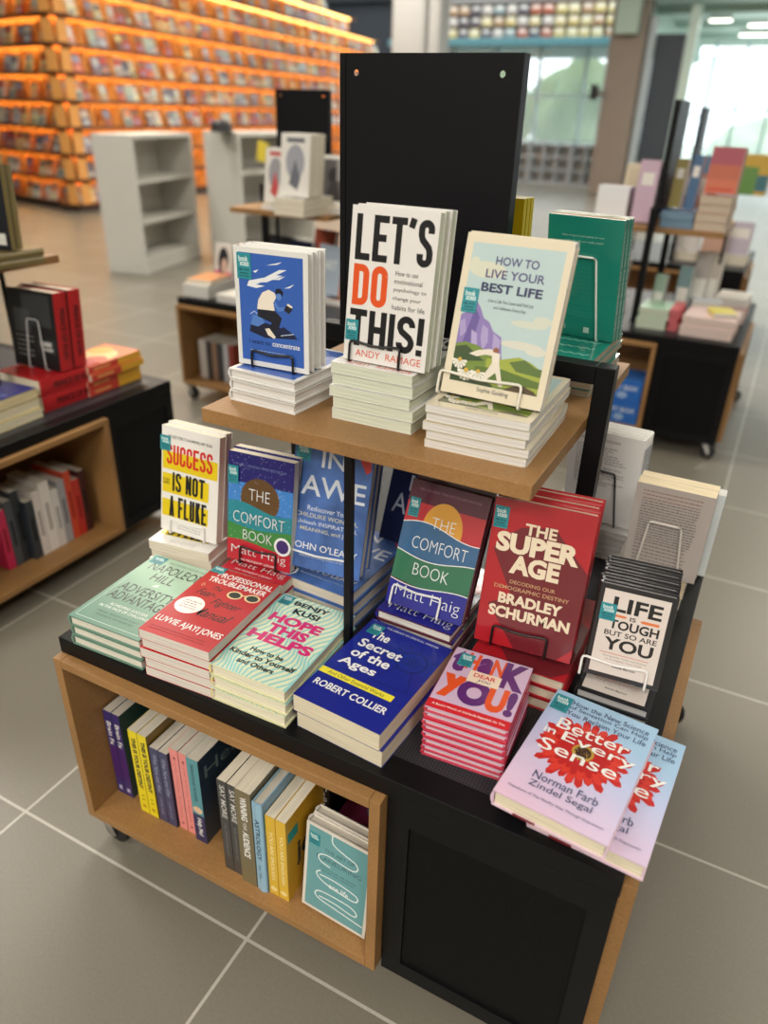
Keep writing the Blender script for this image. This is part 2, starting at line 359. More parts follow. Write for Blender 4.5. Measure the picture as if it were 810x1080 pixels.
# ------------------------------------------------------------------ the hall
def floor_mat():
    mt = bpy.data.materials.new('floor_tiles'); mt.use_nodes = True; nt = mt.node_tree; b = nt.nodes['Principled BSDF']; N = nt.nodes.new; K = nt.links.new
    tc = N('ShaderNodeTexCoord'); mp = N('ShaderNodeMapping'); K(tc.outputs['Object'], mp.inputs[0]); mp.inputs['Location'].default_value = (-.404, .0355, 0)
    br = N('ShaderNodeTexBrick'); K(mp.outputs[0], br.inputs[0]); br.offset = 0; br.squash = 1
    br.inputs['Scale'].default_value = 1; br.inputs['Brick Width'].default_value = .597; br.inputs['Row Height'].default_value = .594; br.inputs['Mortar Size'].default_value = .0032; br.inputs['Mortar Smooth'].default_value = .1
    br.inputs['Color1'].default_value = lin((122, 117, 106))+(1,); br.inputs['Color2'].default_value = lin((117, 112, 101))+(1,); br.inputs['Mortar'].default_value = lin((178, 174, 164))+(1,)
    n = N('ShaderNodeTexNoise'); n.inputs['Scale'].default_value = 160; n.inputs['Detail'].default_value = 3; K(tc.outputs['Object'], n.inputs[0])
    mr = N('ShaderNodeMapRange'); mr.inputs[3].default_value = .86; mr.inputs[4].default_value = 1.12; K(n.outputs[0], mr.inputs[0])
    mx = N('ShaderNodeVectorMath'); mx.operation = 'SCALE'; K(br.outputs[0], mx.inputs[0]); K(mr.outputs[0], mx.inputs['Scale']); K(mx.outputs[0], b.inputs['Base Color'])
    b.inputs['Roughness'].default_value = .36; b.inputs['Specular IOR Level'].default_value = .45
    return mt
b = MB(); b.box(-16, -6, -.1, 9, 27, 0, floor_mat()); structure(b.build('floor'))
CEIL = M((196, 206, 198), .7, kind='paint')
b = MB(); b.box(-16, -6, 4.3, 9, 15.5, 4.4, CEIL); structure(b.build('ceiling'))
MINT = M((178, 200, 190), .6, kind='paint')
b = MB(); b.box(-2.6, 15.5, 3.25, 9, 26, 3.4, MINT)
for y in (16.6, 19.2, 21.8): b.box(-2.3, y, 3.12, 9, y+.22, 3.25, MINT)
structure(b.build('ceiling'))
b = MB(); b.box(-2.75, 15.4, 2.72, -2.35, 24, 3.45, MINT); structure(b.build('trim_1'))
for i, (x, y, lx) in enumerate(((-1.5, 17.9, .42), (-.85, 18.9, 1.0), (-1.2, 21.0, .8))):
    o = empty('ceiling_light', (x, y, 3.12))
    q = MB(); q.box(0, 0, .02, lx, .2, .13, M((205, 210, 205), .5)); q.build('housing', o, .004)
    q = MB(); q.box(.01, .01, 0, lx-.01, .19, .02, M((255, 250, 240), .5, emit=6)); q.build('diffuser', o)
    tag(o, ['short glowing strip light hanging left under the mint ceiling', 'long glowing strip light at the right edge of the mint ceiling', 'faint strip light further back under the mint ceiling'][i], 'ceiling light', 'strip lights')
b = MB(); b.box(-16, 24.4, 0, -10.5, 24.6, 7, M((44, 46, 50), .8, kind='paint')); structure(b.build('wall_back'))
b = MB(); b.box(-9.6, 21.2, 2.6, -6.6, 21.4, 5.5, M((14, 13, 13), .9)); structure(b.build('dark_void_sheet'))  # black sheet standing in for the dark void past the orange wall
b = MB(); b.box(-16, 24.2, 4.4, 9, 24.4, 7, M((40, 40, 42), .9)); structure(b.build('wall_rear'))
PLAST = M((150, 148, 142), .8, kind='paint')
b = MB(); b.box(-16, -6.2, 0, 9, -6, 4.4, PLAST); structure(b.build('wall_front'))
b = MB(); b.box(9, -6, 0, 9.2, 27, 4.4, PLAST); structure(b.build('wall_right'))
b = MB(); b.box(-16.2, -6, 0, -16, 24.4, 7, PLAST); structure(b.build('wall_far_left'))
# columns
b = MB(); b.box(-5.55, 12, 0, -4.95, 12.5, 4.3, M((168, 168, 166), .6, kind='paint')); b.box(-4.95, 12.08, 0, -4.72, 12.5, 4.3, M((168, 168, 166), .6, kind='paint')); structure(b.build('column_1', bevel=.06))
b = MB(); b.box(-2.86, 15.6, 0, -2.22, 16.1, 4.3, M((142, 130, 120), .6, kind='paint')); structure(b.build('column_2', bevel=.02))
b = MB(); b.box(-2.08, 15.9, 0, -1.58, 16.3, 2.75, M((62, 68, 78), .6, kind='paint')); structure(b.build('column_3', bevel=.01))
b = MB(); b.box(-1.55, 15.9, 0, -1.38, 16.1, 3.2, M((206, 226, 218), .5)); structure(b.build('trim_2', bevel=.01))
b = MB(); b.box(-2.2, 15.75, 0, -2.08, 15.9, 3.0, M((190, 200, 206), .5)); structure(b.build('trim_3', bevel=.01))
o = empty('wall_speaker', (-2.98, 15.55, 1.66)); q = MB(); q.box(-.07, -.12, 0, .07, .0, .26, M((18, 18, 20), .5)); q.build('case', o, .02)
q = MB(); q.box(.05, -.06, .08, .18, 0, .16, M((120, 116, 112), .5)); q.build('bracket', o); tag(o, 'small black box fixed to the brown column before the window', 'speaker')
# glazed walls
def glass():
    mt = bpy.data.materials.new('glare_haze_glass'); mt.use_nodes = True; nt = mt.node_tree; N = nt.nodes.new; K = nt.links.new
    t = N('ShaderNodeBsdfTransparent'); d = N('ShaderNodeBsdfTranslucent'); d.inputs[0].default_value = (.92, 1, .99, 1)  # translucent share puts the haze of outdoor glare into the panes
    g = N('ShaderNodeBsdfGlossy'); g.inputs['Roughness'].default_value = .05
    x = N('ShaderNodeMixShader'); x.inputs[0].default_value = .25; K(t.outputs[0], x.inputs[1]); K(d.outputs[0], x.inputs[2])
    y = N('ShaderNodeMixShader'); y.inputs[0].default_value = .04; K(x.outputs[0], y.inputs[1]); K(g.outputs[0], y.inputs[2])
    K(y.outputs[0], nt.nodes['Material Output'].inputs[0]); return mt
GL = glass(); MUL = M((176, 196, 200), .5)
def window(name, x0, x1, y, z0, z1, step, bars=1):
    o = empty(name, (x0, y, z0)); structure(o); w, h = x1-x0, z1-z0
    q = MB(); q.box(0, .05, 0, w, .06, h, GL); structure(q.build('glass', o))
    q = MB(); n = int(w/step)
    for i in range(n+1): q.box(i*w/n-.03, 0, 0, i*w/n+.03, .1, h, MUL)
    for k in range(bars+2): z = h*k/(bars+1); q.box(0, .02, z-.025, w, .09, z+.025, MUL)
    structure(q.build('window_frame', o)); return o
window('window_1', -8.2, -2.9, 18.4, .82, 2.74, .95)
window('window_2', -2.0, 4.5, 24, .1, 3.25, .8)
window('window_3', -4.9, -2.0, 24.3, .1, 2.9, .9)
# mezzanine with shelves of books above window_1
b = MB(); b.box(-8.6, 17.8, 2.72, -2.75, 22, 2.87, M((96, 150, 160), .5)); b.box(-8.6, 18.5, 3.56, -2.75, 22, 3.7, M((150, 146, 140), .6)); structure(b.build('mezzanine', bevel=.01))
o = empty('upper_bookcase', (-8.4, 18.0, 2.87))
q = MB()
for k in range(4): q.box(0, 0, .22*k, 5.5, .35, .22*k+.02, M((84, 76, 70), .6))
q.build('shelf', o); q = MB(); q.box(0, .33, 0, 5.5, .35, .68, M((70, 62, 58), .7)); q.build('back_panel', o)
tag(o, 'long dark bookcase of three shelves above the blue-green mezzanine edge', 'bookcase')
UPC = [((206, 196, 186), 'pale'), ((222, 200, 130), 'yellow'), ((196, 160, 120), 'tan'), ((110, 104, 112), 'grey'), ((196, 110, 80), 'orange'), ((150, 170, 170), 'pale blue'), ((232, 216, 160), 'cream')]
def simple_book(name, w, h, t, col, page=PAGEW, band=None):
    mb = MB(); c = M(col, .4)
    mb.box(0, 0, 0, w, .0015, h, c); mb.box(0, t-.0015, 0, w, t, h, c); mb.box(0, .0015, 0, .0015, t-.0015, h, c); mb.box(.002, .0015, .001, w-.002, t-.0015, h-.002, page)
    if band:
        for (u0, v0, u1, v1, cc) in band: mb.add([(u0*w, -.0004, v0*h), (u1*w, -.0004, v0*h), (u1*w, -.0004, v1*h), (u0*w, -.0004, v1*h)], [(0, 1, 2, 3)], M(cc, .4))
    return mb.mesh(name)
rnd = random.Random(11); um = {}; rest = MB()
def merge(mb, me, mx):
    for p in me.polygons: mb.add([mx @ me.vertices[q].co for q in p.vertices], [tuple(range(len(p.vertices)))], me.materials[p.material_index])
for k in range(3):
    for i in range(19):
        c, cn = UPC[rnd.randrange(len(UPC))] if i < 13 else UPC[[1, 6, 2, 1, 6][(i+k) % 5]]
        if (c, 'u') not in um: um[(c, 'u')] = simple_book('face_out_book', .22, .17, .05, c, band=[(.1, .55, .9, .85, (240, 236, 226)), (.2, .15, .7, .3, tuple(int(v*.6) for v in c))])
        merge(rest, um[(c, 'u')], Matrix.Translation((-8.3+i*.28+rnd.uniform(-.01, .01), 18.02, 2.891+.22*k)))
o = rest.build('face_out_book'); tag(o, 'rows of small face-out books filling the upper bookcase above the far window', 'books', kind='stuff')
# low white cubby shelving under window_1
for j in range(4):
    x = -6.7+j*.96
    o = empty('white_cubby_shelf', (x, 17.6, 0)); q = MB(); q.box(0, .36, 0, .94, .38, .82, M((196, 190, 182), .6)); q.build('back_panel', o)
    q = MB()
    for k in range(4): q.box(0, 0, k*.265, .94, .38, k*.265+.025, M((206, 214, 220), .5))
    for k in range(4): q.box(k*.305, 0, 0, k*.305+.025, .38, .82, M((206, 214, 220), .5))
    q.build('shelf_grid', o); tag(o, 'low white cubby shelf under the far window, %s from left' % NTH[j], 'shelf', 'low cubby shelves under the window')
# trees outside
def crown(name, r, col, seed):
    bm = bmesh.new(); bmesh.ops.create_icosphere(bm, subdivisions=4, radius=r); rr = random.Random(seed)
    ph = [(Vector((rr.uniform(-1, 1), rr.uniform(-1, 1), rr.uniform(-1, 1))).normalized()*rr.uniform(3, 9), rr.random()*6) for _ in range(14)]
    for v in bm.verts: v.co *= 1+.05*sum(math.sin(p.dot(v.co/r)+a) for p, a in ph)/1.6
    me = bpy.data.meshes.new(name); bm.to_mesh(me); bm.free(); me.materials.append(M(col, .8, kind='leaves')); return me
for i, (x, y, r, z, col) in enumerate(((-8.6, 36, 2.1, 1.5, (104, 122, 76)), (-13.6, 38, 2.3, 1.2, (110, 126, 80)), (-19, 39, 2.3, 1.0, (104, 122, 76)), (-2.0, 44, 1.9, -.4, (130, 150, 110)), (2.4, 45, 1.8, -.5, (126, 146, 108)))):
    o = empty('tree', (x, y, 0)); q = MB(); q.lathe([(.16, -1.5), (.13, z)], M((110, 92, 74), .8), 10); q.build('trunk', o); c = link('crown', crown('crown', r, col, i), o, loc=(0, 0, z))
    tag(o, 'pale green leafy tree outside the far %s window, %s' % ('left' if i < 3 else 'right', ['nearest the brown column', 'right of its neighbours', 'farthest left', 'behind the red-spined books', 'at the right end'][i]), 'tree', 'trees beyond the glass')
b = MB(); b.box(-40, 27, -.3, 30, 60, -.12, M((150, 160, 140), .9, kind='paint')); structure(b.build('ground'))

# ------------------------------------------------------------------ terraced orange display wall
ORG = M((222, 156, 82), .6, kind='paint'); K0 = Vector((-7.915, 7.256, 0)); DR = Vector((-.1595, .987, 0)); DL = Vector((-.98, .19, 0)); NR = Vector((.987, .1595, 0)); NL = Vector((.19*-1, -.98, 0))
ROW = .322
def wallmx(side, s, z):    # x along the wing, y into the wall, z up
    d, nrm = (DR, -NR) if side == 'R' else (DL, -NL)
    return Matrix((( d.x, nrm.x, 0, K0.x+d.x*s), (d.y, nrm.y, 0, K0.y+d.y*s), (0, 0, 1, z), (0, 0, 0, 1)))
LED = M((255, 200, 116), .5, emit=22); EDGE = M((128, 74, 36), .6)  # ledge brown: the wall's own wood, darkened to paint in shade
wall_l = MB(); leds = MB()
SEND = lambda row: 12.8 if row < 9 else (11.0 if row < 10 else (9.4 if row < 11 else 7.6))
PITCH = {'R': .58, 'L': .48}
slots = []
for side in 'RL':
    for row in range(13 if side == 'R' else 9):
        z = .1+row*ROW; end = SEND(row) if side == 'R' else 3.36; p = PITCH[side]; n = int(end/p)
        mx = wallmx(side, 0, z)
        wall_l.box(.2, .2, -.02, end, .34, ROW-.02, ORG, mx); wall_l.box(0, .0, -.014, end, .32, 0, EDGE, mx); wall_l.box(0, 0, ROW-.05, end, .008, ROW-.014, EDGE, mx)  # front drop added to hide the LED strip from view
        leds.box(.2, .15, ROW-.024, end, .17, ROW-.0145, LED, mx)
        for i in range(n):   # each pocket is a scoop turned a little in its bay
            pm = mx @ Matrix.Translation(((i+.5)*p, .1, 0)) @ Matrix.Rotation(.1 if side == 'R' else -.1, 4, 'Z')
            wall_l.box(-p/2+.004, -.06, 0, -p/2+.02, .09, ROW-.07, ORG, pm)
            slots.append((side, row, i, (i+.5)*p, z))
    mx = wallmx(side, 0, 0); wall_l.box(0, -.01, 0, 12.8 if side == 'R' else 3.4, .3, .066, M((60, 44, 34), .6), mx)
structure(wall_l.build('wall_left')); ol = leds.build('trim_4'); structure(ol)
WC = [((214, 196, 176), 'beige'), ((228, 214, 150), 'yellow'), ((196, 76, 60), 'red'), ((150, 150, 170), 'lilac grey'), ((206, 206, 200), 'white'), ((150, 110, 80), 'brown'), ((180, 190, 170), 'pale green'), ((100, 96, 110), 'dark'), ((224, 150, 110), 'salmon')]
wm = {}; rnd = random.Random(5)
def wall_mesh(ci, v):
    if (ci, v) not in wm:
        c = WC[ci][0]; c2 = WC[(ci*3+v*2+4) % len(WC)][0]; c3 = WC[(ci+v*4+2) % len(WC)][0]
        wm[(ci, v)] = simple_book('face_out_book', .15+.015*v, .2+.016*v, .02, c, band=[(.08, .5, .92, .9, c2), (.15, .1, .8, .32, c3)])
    return wm[(ci, v)]
rest = MB(); nind = 0; where_n = {}
def vis(side, row, s): return not (row < 3 and side == 'R' and s > 1.2)
for side, row, i, s, z in slots:
    if not vis(side, row, s): continue
    nb = rnd.choice((1, 2, 2, 3, 3) if side == 'R' else (1, 2, 2)); x = -.09*nb
    for k in range(nb):
        ci = rnd.randrange(len(WC)); v = rnd.randrange(3); me = wall_mesh(ci, v); w = .15+.02*v
        mx = wallmx(side, s+x, z+.004) @ Matrix.Translation((.07, .012+rnd.uniform(0, .012), 0)) @ Matrix.Rotation(-.25, 4, 'X') @ Matrix.Rotation(rnd.uniform(-.08, .08), 4, 'Z')
        x += w+.012
        key = (side, row)
        if (side == 'L' or s < 1.3) and where_n.get(key, 0) < 6:
            o = link('paperback_book', me); o.matrix_world = mx
            where_n[key] = where_n.get(key, 0)+1
            tag(o, '%s face-out book, %s row up the orange wall, %s %s of its corner' % (WC[ci][1], NTH[row], NTH[where_n[key]-1], 'right' if side == 'R' else 'left'), 'book', 'face-out books on the lit orange wall'); nind += 1
        else: merge(rest, me, mx)
o = rest.build('face_out_book'); tag(o, 'mass of small face-out books along the receding right wing of the orange wall', 'books', kind='stuff')

# ------------------------------------------------------------------ white bookcases
def white_case(x, y, w, h, dp, rz, shelves, label):
    o = empty('white_bookcase', (x, y, 0), (0, 0, rz)); t = .035
    q = MB(); q.box(0, 0, 0, t, dp, h, WHITEP); q.build('side_panel', o, .003)
    q = MB(); q.box(w-t, 0, 0, w, dp, h, WHITEP); q.build('side_panel', o, .003)
    q = MB(); q.box(t, 0, h-t, w-t, dp, h, WHITEP); q.build('top_panel', o, .003)
    q = MB(); q.box(t, dp-.02, 0, w-t, dp, h-t, WHITEP); q.build('back_panel', o)
    q = MB(); q.box(t, .01, 0, w-t, .04, .1, WHITEP); q.build('plinth', o)
    for z in shelves: q = MB(); q.box(t, .005, z, w-t, dp-.02, z+.03, WHITEP); q.build('shelf', o, .002)
    return tag(o, label, 'bookcase', 'white bookcases at the orange wall')
a = math.atan2(.973, -.23)
white_case(-4.11, 4.51, 1.08, 1.135, .38, a, (.1, .42, .75), 'empty white bookcase standing nearest the orange wall corner')
white_case(-3.73, 5.46, 1.1, 1.16, .45, math.atan2(.97, .12), (.1, .45, .8), 'white bookcase holding one yellow book, right of the empty one')
o = link('hardcover_book', simple_book('leaning_book', .12, .17, .03, (212, 190, 60))); o.matrix_world = Matrix.Translation((-3.62, 5.62, .93)) @ Matrix.Rotation(PI/2-.1, 4, 'Z') @ Matrix.Rotation(.25, 4, 'Y')
tag(o, 'yellow book leaning on the upper shelf of the white bookcase', 'book')
mb = MB(); mb.lathe([(0, .09), (.05, .085), (.085, .06), (.1, .0), (.1, -.012), (.0, -.012)], M((20, 20, 22), .5), 20)
mb.prism([(.08, -.09), (.17, -.06), (.2, 0), (.17, .06), (.08, .09)], -.012, 0, M((20, 20, 22), .5))
o = mb.build('cap', smooth=False); o.location = (-3.86, 5.4, 1.175); o.rotation_euler = (0, 0, -.9)
tag(o, 'dark rounded cap lying on top of the white bookcase corner', 'cap')

# ------------------------------------------------------------------ display tables
TZ = .53; SZ = .949
CUBW, CUBD, CUBT = .664, .31, .018
def cubby(parent, mx, label=None):
    z0, z1 = .0875, .496; w, d, t = CUBW, CUBD, CUBT; q = MB()
    q.box(0, -.019, z0, t, d, z1, WOOD, mx); q.box(w-t, -.019, z0, w, d, z1, WOOD, mx)
    q.box(t+.0005, -.019, z1-t, w-t-.0005, d, z1, WOOD, mx); q.box(t+.0005, -.019, z0, w-t-.0005, d, z0+t, WOOD, mx); q.box(t, d-.006, z0+t, w-t, d, z1-t, WOOD, mx)
    q.build('open_cubby', parent, .0008)
def make_table(loc, label, turn=0., side_frame=True):
    o = empty('display_table', loc)
    q = MB(); q.box(0, 0, .496, 1, 1, .5298, BLACK); q.build('table_top', o, .002)
    q = MB(); q.box(.045, .045, .5299, .955, .955, .5303, PERF_T); q.build('perforated_top', o)
    q = MB(); q.box(.312, .312, .0875, .688, .688, .4955, BLACKP); q.build('core', o)
    for k in range(4):
        mx = Matrix.Translation((.5, .5, 0)) @ Matrix.Rotation(k*PI/2, 4, 'Z') @ Matrix.Translation((-.5, -.5, 0))
        cubby(o, mx @ Matrix.Translation((0 if k == 0 else .024, 0, 0)))
        # black perforated end panel beside each cubby
        q = MB(); x0, x1, z0, z1 = (.667 if k == 0 else .69), .9985, .075, .4955
        q.box(x0, .002, z0, x1, .012, z0+.035, BLACK, mx); q.box(x0, .002, z1-.05, x1, .012, z1, BLACK, mx)
        q.box(x0, .002, z0+.035, x0+.035, .012, z1-.05, BLACK, mx); q.box(x1-.032, .002, z0+.035, x1, .012, z1-.05, BLACK, mx)
        q.box(x0+.033, .006, z0+.033, x1-.03, .011, z1-.048, PERF_F, mx); q.build('perforated_panel', o)
    for cx, cy in ((.018, .016), (.955, .03), (.995, .955), (.03, .97)):
        q = MB(); mx = Matrix.Translation((cx, cy, 0))
        q.lathe([(.028, .0874), (.028, .082), (.014, .078), (.014, .066), (0, .066)], CHROME, 16, mx)
        for s in (-1, 1): q.prism([(-.014, .074), (.014, .074), (.03, .03), (.016, .022)], s*.017-.0015, s*.017+.0015, CHROME, mx @ Matrix.Rotation(PI/2, 4, 'X'))
        c = q.build('caster', o)
        w = MB(); w.lathe([(0, -.012), (.022, -.012), (.031, -.009), (.032, 0), (.031, .009), (.022, .012), (0, .012)], RUBBER, 20, mx @ Matrix.Translation((.018, 0, .032)) @ Matrix.Rotation(PI/2, 4, 'X'))
        w.build('wheel', c)
    fx = Matrix.Translation((.5, .5, 0)) @ Matrix.Rotation(turn, 4, 'Z') @ Matrix.Translation((-.5, -.5, 0))
    q = MB(); q.box(.221, .182, .9255, .7695, .815, SZ, WOOD, fx); q.build('upper_shelf', o, .0012)
    q = MB()
    for x in (.1905, .77): q.box(x, .473, .5305, x+.03, .503, 1.033, BLACK, fx)
    q.box(.2205, .473, 1.003, .77, .503, 1.033, BLACK, fx)
    q.build('steel_frame', o, .0015)
    for y in (.186, .8):
        q = MB(); q.box(.483, y, .5305, .495, y+.012, .9253, BLACK, fx); q.build('shelf_post', o)
    # folded sheet panel with two hanging holes
    cu = bpy.data.curves.new('p', 'CURVE'); cu.dimensions = '2D'; cu.fill_mode = 'BOTH'; cu.extrude = .0011
    def ring(pts):
        sp = cu.splines.new('POLY'); sp.points.add(len(pts)-1); sp.use_cyclic_u = True
        for p, c in zip(sp.points, pts): p.co = (c[0], c[1], 0, 1)
    W, Hh = .296, .448
    ring([(0, 0), (W, 0), (W, Hh), (0, Hh)])
    for hx in (.028, W-.03): ring([(hx+.0045*math.cos(-a*PI/6), Hh-.026+.0045*math.sin(-a*PI/6)) for a in range(12)])
    tmp = bpy.data.objects.new('p', cu); me = bpy.data.meshes.new_from_object(tmp); bpy.data.objects.remove(tmp)
    q = MB(); mx = fx @ Matrix.Translation((.3065, .4755, 1.003)) @ Matrix.Rotation(PI/2, 4, 'X')
    for p in me.polygons: q.add([mx @ me.vertices[v].co for v in p.vertices], [tuple(range(len(p.vertices)))], M((12, 12, 17), .5, spec=.2))
    for (x0, x1) in ((.3065, .3095), (.5995, .6025)): q.box(x0, .4775, 1.034, x1, .5, 1.451, M((12, 12, 17), .5, spec=.2), fx)
    q.box(.3065, .4730, 1.034, .3165, .4744, 1.4505, M((9, 9, 12), .4, spec=.25), fx)
    q.build('back_board', o)
    return tag(o, label, 'display table', 'black and wood display tables')

make_table((0, 0, 0), 'black and wood table nearest the camera carrying book stacks under a raised shelf')
make_table((-1.8, .19, 0), 'table cut off at the left edge with red and orange book stacks')
make_table((-1.65, 2.19, 0), 'table behind the nearest one, before the white bookcases')
make_table((-.086, 2.79, 0), 'table at right behind the nearest one, with blue books in its cubby', PI/2)
make_table((-.22, 4.75, 0), 'farthest table at right, below the bright windows', PI/2)

K = (22, 22, 26); WH = (240, 240, 238); TEAL = (38, 150, 150)
# ---- raised shelf
CB = (52, 96, 182)
book('concentrate', .131, .182, .0172, (226, 226, 224), hard=True, page=PAGEW, spine=(216, 216, 216), sticker=(.045, .74, .24, .95), art=[
    RC(.06, .045, .935, .955, CB),
    PG([(.2, .73), (.42, .77), (.62, .845), (.72, .85), (.58, .8), (.66, .8), (.45, .735), (.36, .725), (.3, .705), (.42, .7), (.3, .675), (.17, .685)], (232, 236, 240)),
    PG([(.45, .87), (.66, .91), (.6, .885)], (232, 236, 240)), PG([(.52, .76), (.7, .8), (.62, .765)], (232, 236, 240)), PG([(.68, .7), (.82, .745), (.76, .71)], (232, 236, 240)), PG([(.26, .81), (.34, .83), (.3, .8)], (232, 236, 240)),
    PG([(.18, .3), (.2, .36), (.34, .4), (.66, .36), (.86, .29), (.62, .275), (.4, .26)], (26, 32, 58)), PG([(.2, .36), (.23, .44), (.34, .46), (.4, .39), (.3, .35)], (84, 128, 200)), PG([(.56, .34), (.66, .38), (.84, .31), (.7, .295)], (28, 36, 70)),
    PG([(.31, .5), (.54, .51), (.64, .45), (.6, .37), (.5, .31), (.44, .33), (.5, .4), (.4, .42), (.3, .44)], (28, 30, 42)), PG([(.4, .34), (.46, .35), (.55, .28), (.52, .265), (.44, .29)], (232, 222, 206)),
    PG([(.3, .5), (.32, .58), (.38, .645), (.47, .675), (.55, .655), (.57, .62), (.53, .57), (.545, .505)], (236, 228, 214)),
    PG([(.555, .655), (.57, .69), (.63, .695), (.67, .67), (.655, .63), (.63, .655), (.6, .64)], (24, 28, 46)), PG([(.57, .645), (.62, .655), (.645, .62), (.61, .595), (.58, .61)], (92, 134, 204)),
    STROKE([(.55, .57), (.6, .52), (.68, .535)], .035, (84, 128, 204)),
    PG([(.67, .52), (.74, .495), (.79, .54), (.71, .57)], (34, 34, 40)), PG([(.71, .565), (.78, .545), (.79, .56), (.73, .582)], (238, 226, 210)),
    STROKE([(.2, .45), (.26, .48), (.3, .46)], .008, (190, 206, 232)), STROKE([(.62, .3), (.8, .33)], .007, (190, 206, 232)),
    T('i want to', .17, .197, .47, .235, (24, 40, 92), .01), T('concentrate', .5, .197, .88, .235, (236, 238, 240), .01),
    ]+LINES(.18, .7, .14, .155, 1, (190, 204, 228)))
stack('concentrate', 3, .237, .238, SZ, -.04, ('', 'three white and blue hardcovers'), 'under upright blue books on raised shelf', 'blue illustrated hardcovers')
standing('concentrate', 3, .240, .262, 1.006, .05, .02, ['front blue hardcover with crouching reader, standing at left end of raised shelf', 'second of the standing blue hardcovers with crouching reader', 'rearmost of the standing blue hardcovers with crouching reader'], 'blue illustrated hardcovers')
easel(.240, .262, 1.006, .05, .02, .028, .104, .056, .026, .1, (22, 22, 24), 'black wire stand holding the blue hardcovers on the raised shelf')

OR = (222, 84, 32)
book('lets', .137, .217, .0172, (228, 226, 224), page=M((216, 222, 204), .85, kind='pages'), sticker=(.01, .135, .165, .275), art=[
    ]+BLK("LET'S", .06, .665, .955, .95, K, .07, 1.58)+BLK('DO', .06, .375, .475, .64, OR, .072, 1.58)+BLK('THIS!', .05, .105, .945, .35, K, .07, 1.58)+[
    T('How to use', .56, .595, .82, .625, K), T('motivational', .555, .545, .875, .575, K), T('psychology to', .555, .49, .93, .52, K), T('change your', .55, .435, .88, .465, K), T('habits for life', .55, .38, .93, .412, K),
    T('ANDY  RAMAGE', .15, .035, .945, .082, (214, 84, 50))])
stack('lets', 5, .420, .254, SZ, .0, ('', 'five white paperbacks'), 'piled under the big black and orange lettering', 'white black-and-orange lettered paperbacks')
standing('lets', 3, .431, .272, 1.042, -.02, .12, ['front white paperback with huge black and orange lettering, before the black board', 'second standing white paperback with black and orange lettering', 'rearmost standing white paperback with black and orange lettering'], 'white black-and-orange lettered paperbacks')
easel(.431, .272, 1.042, -.02, .12, .012, .096, .056, .03, .1, (22, 22, 24), 'black wire stand under the big lettered white paperback')

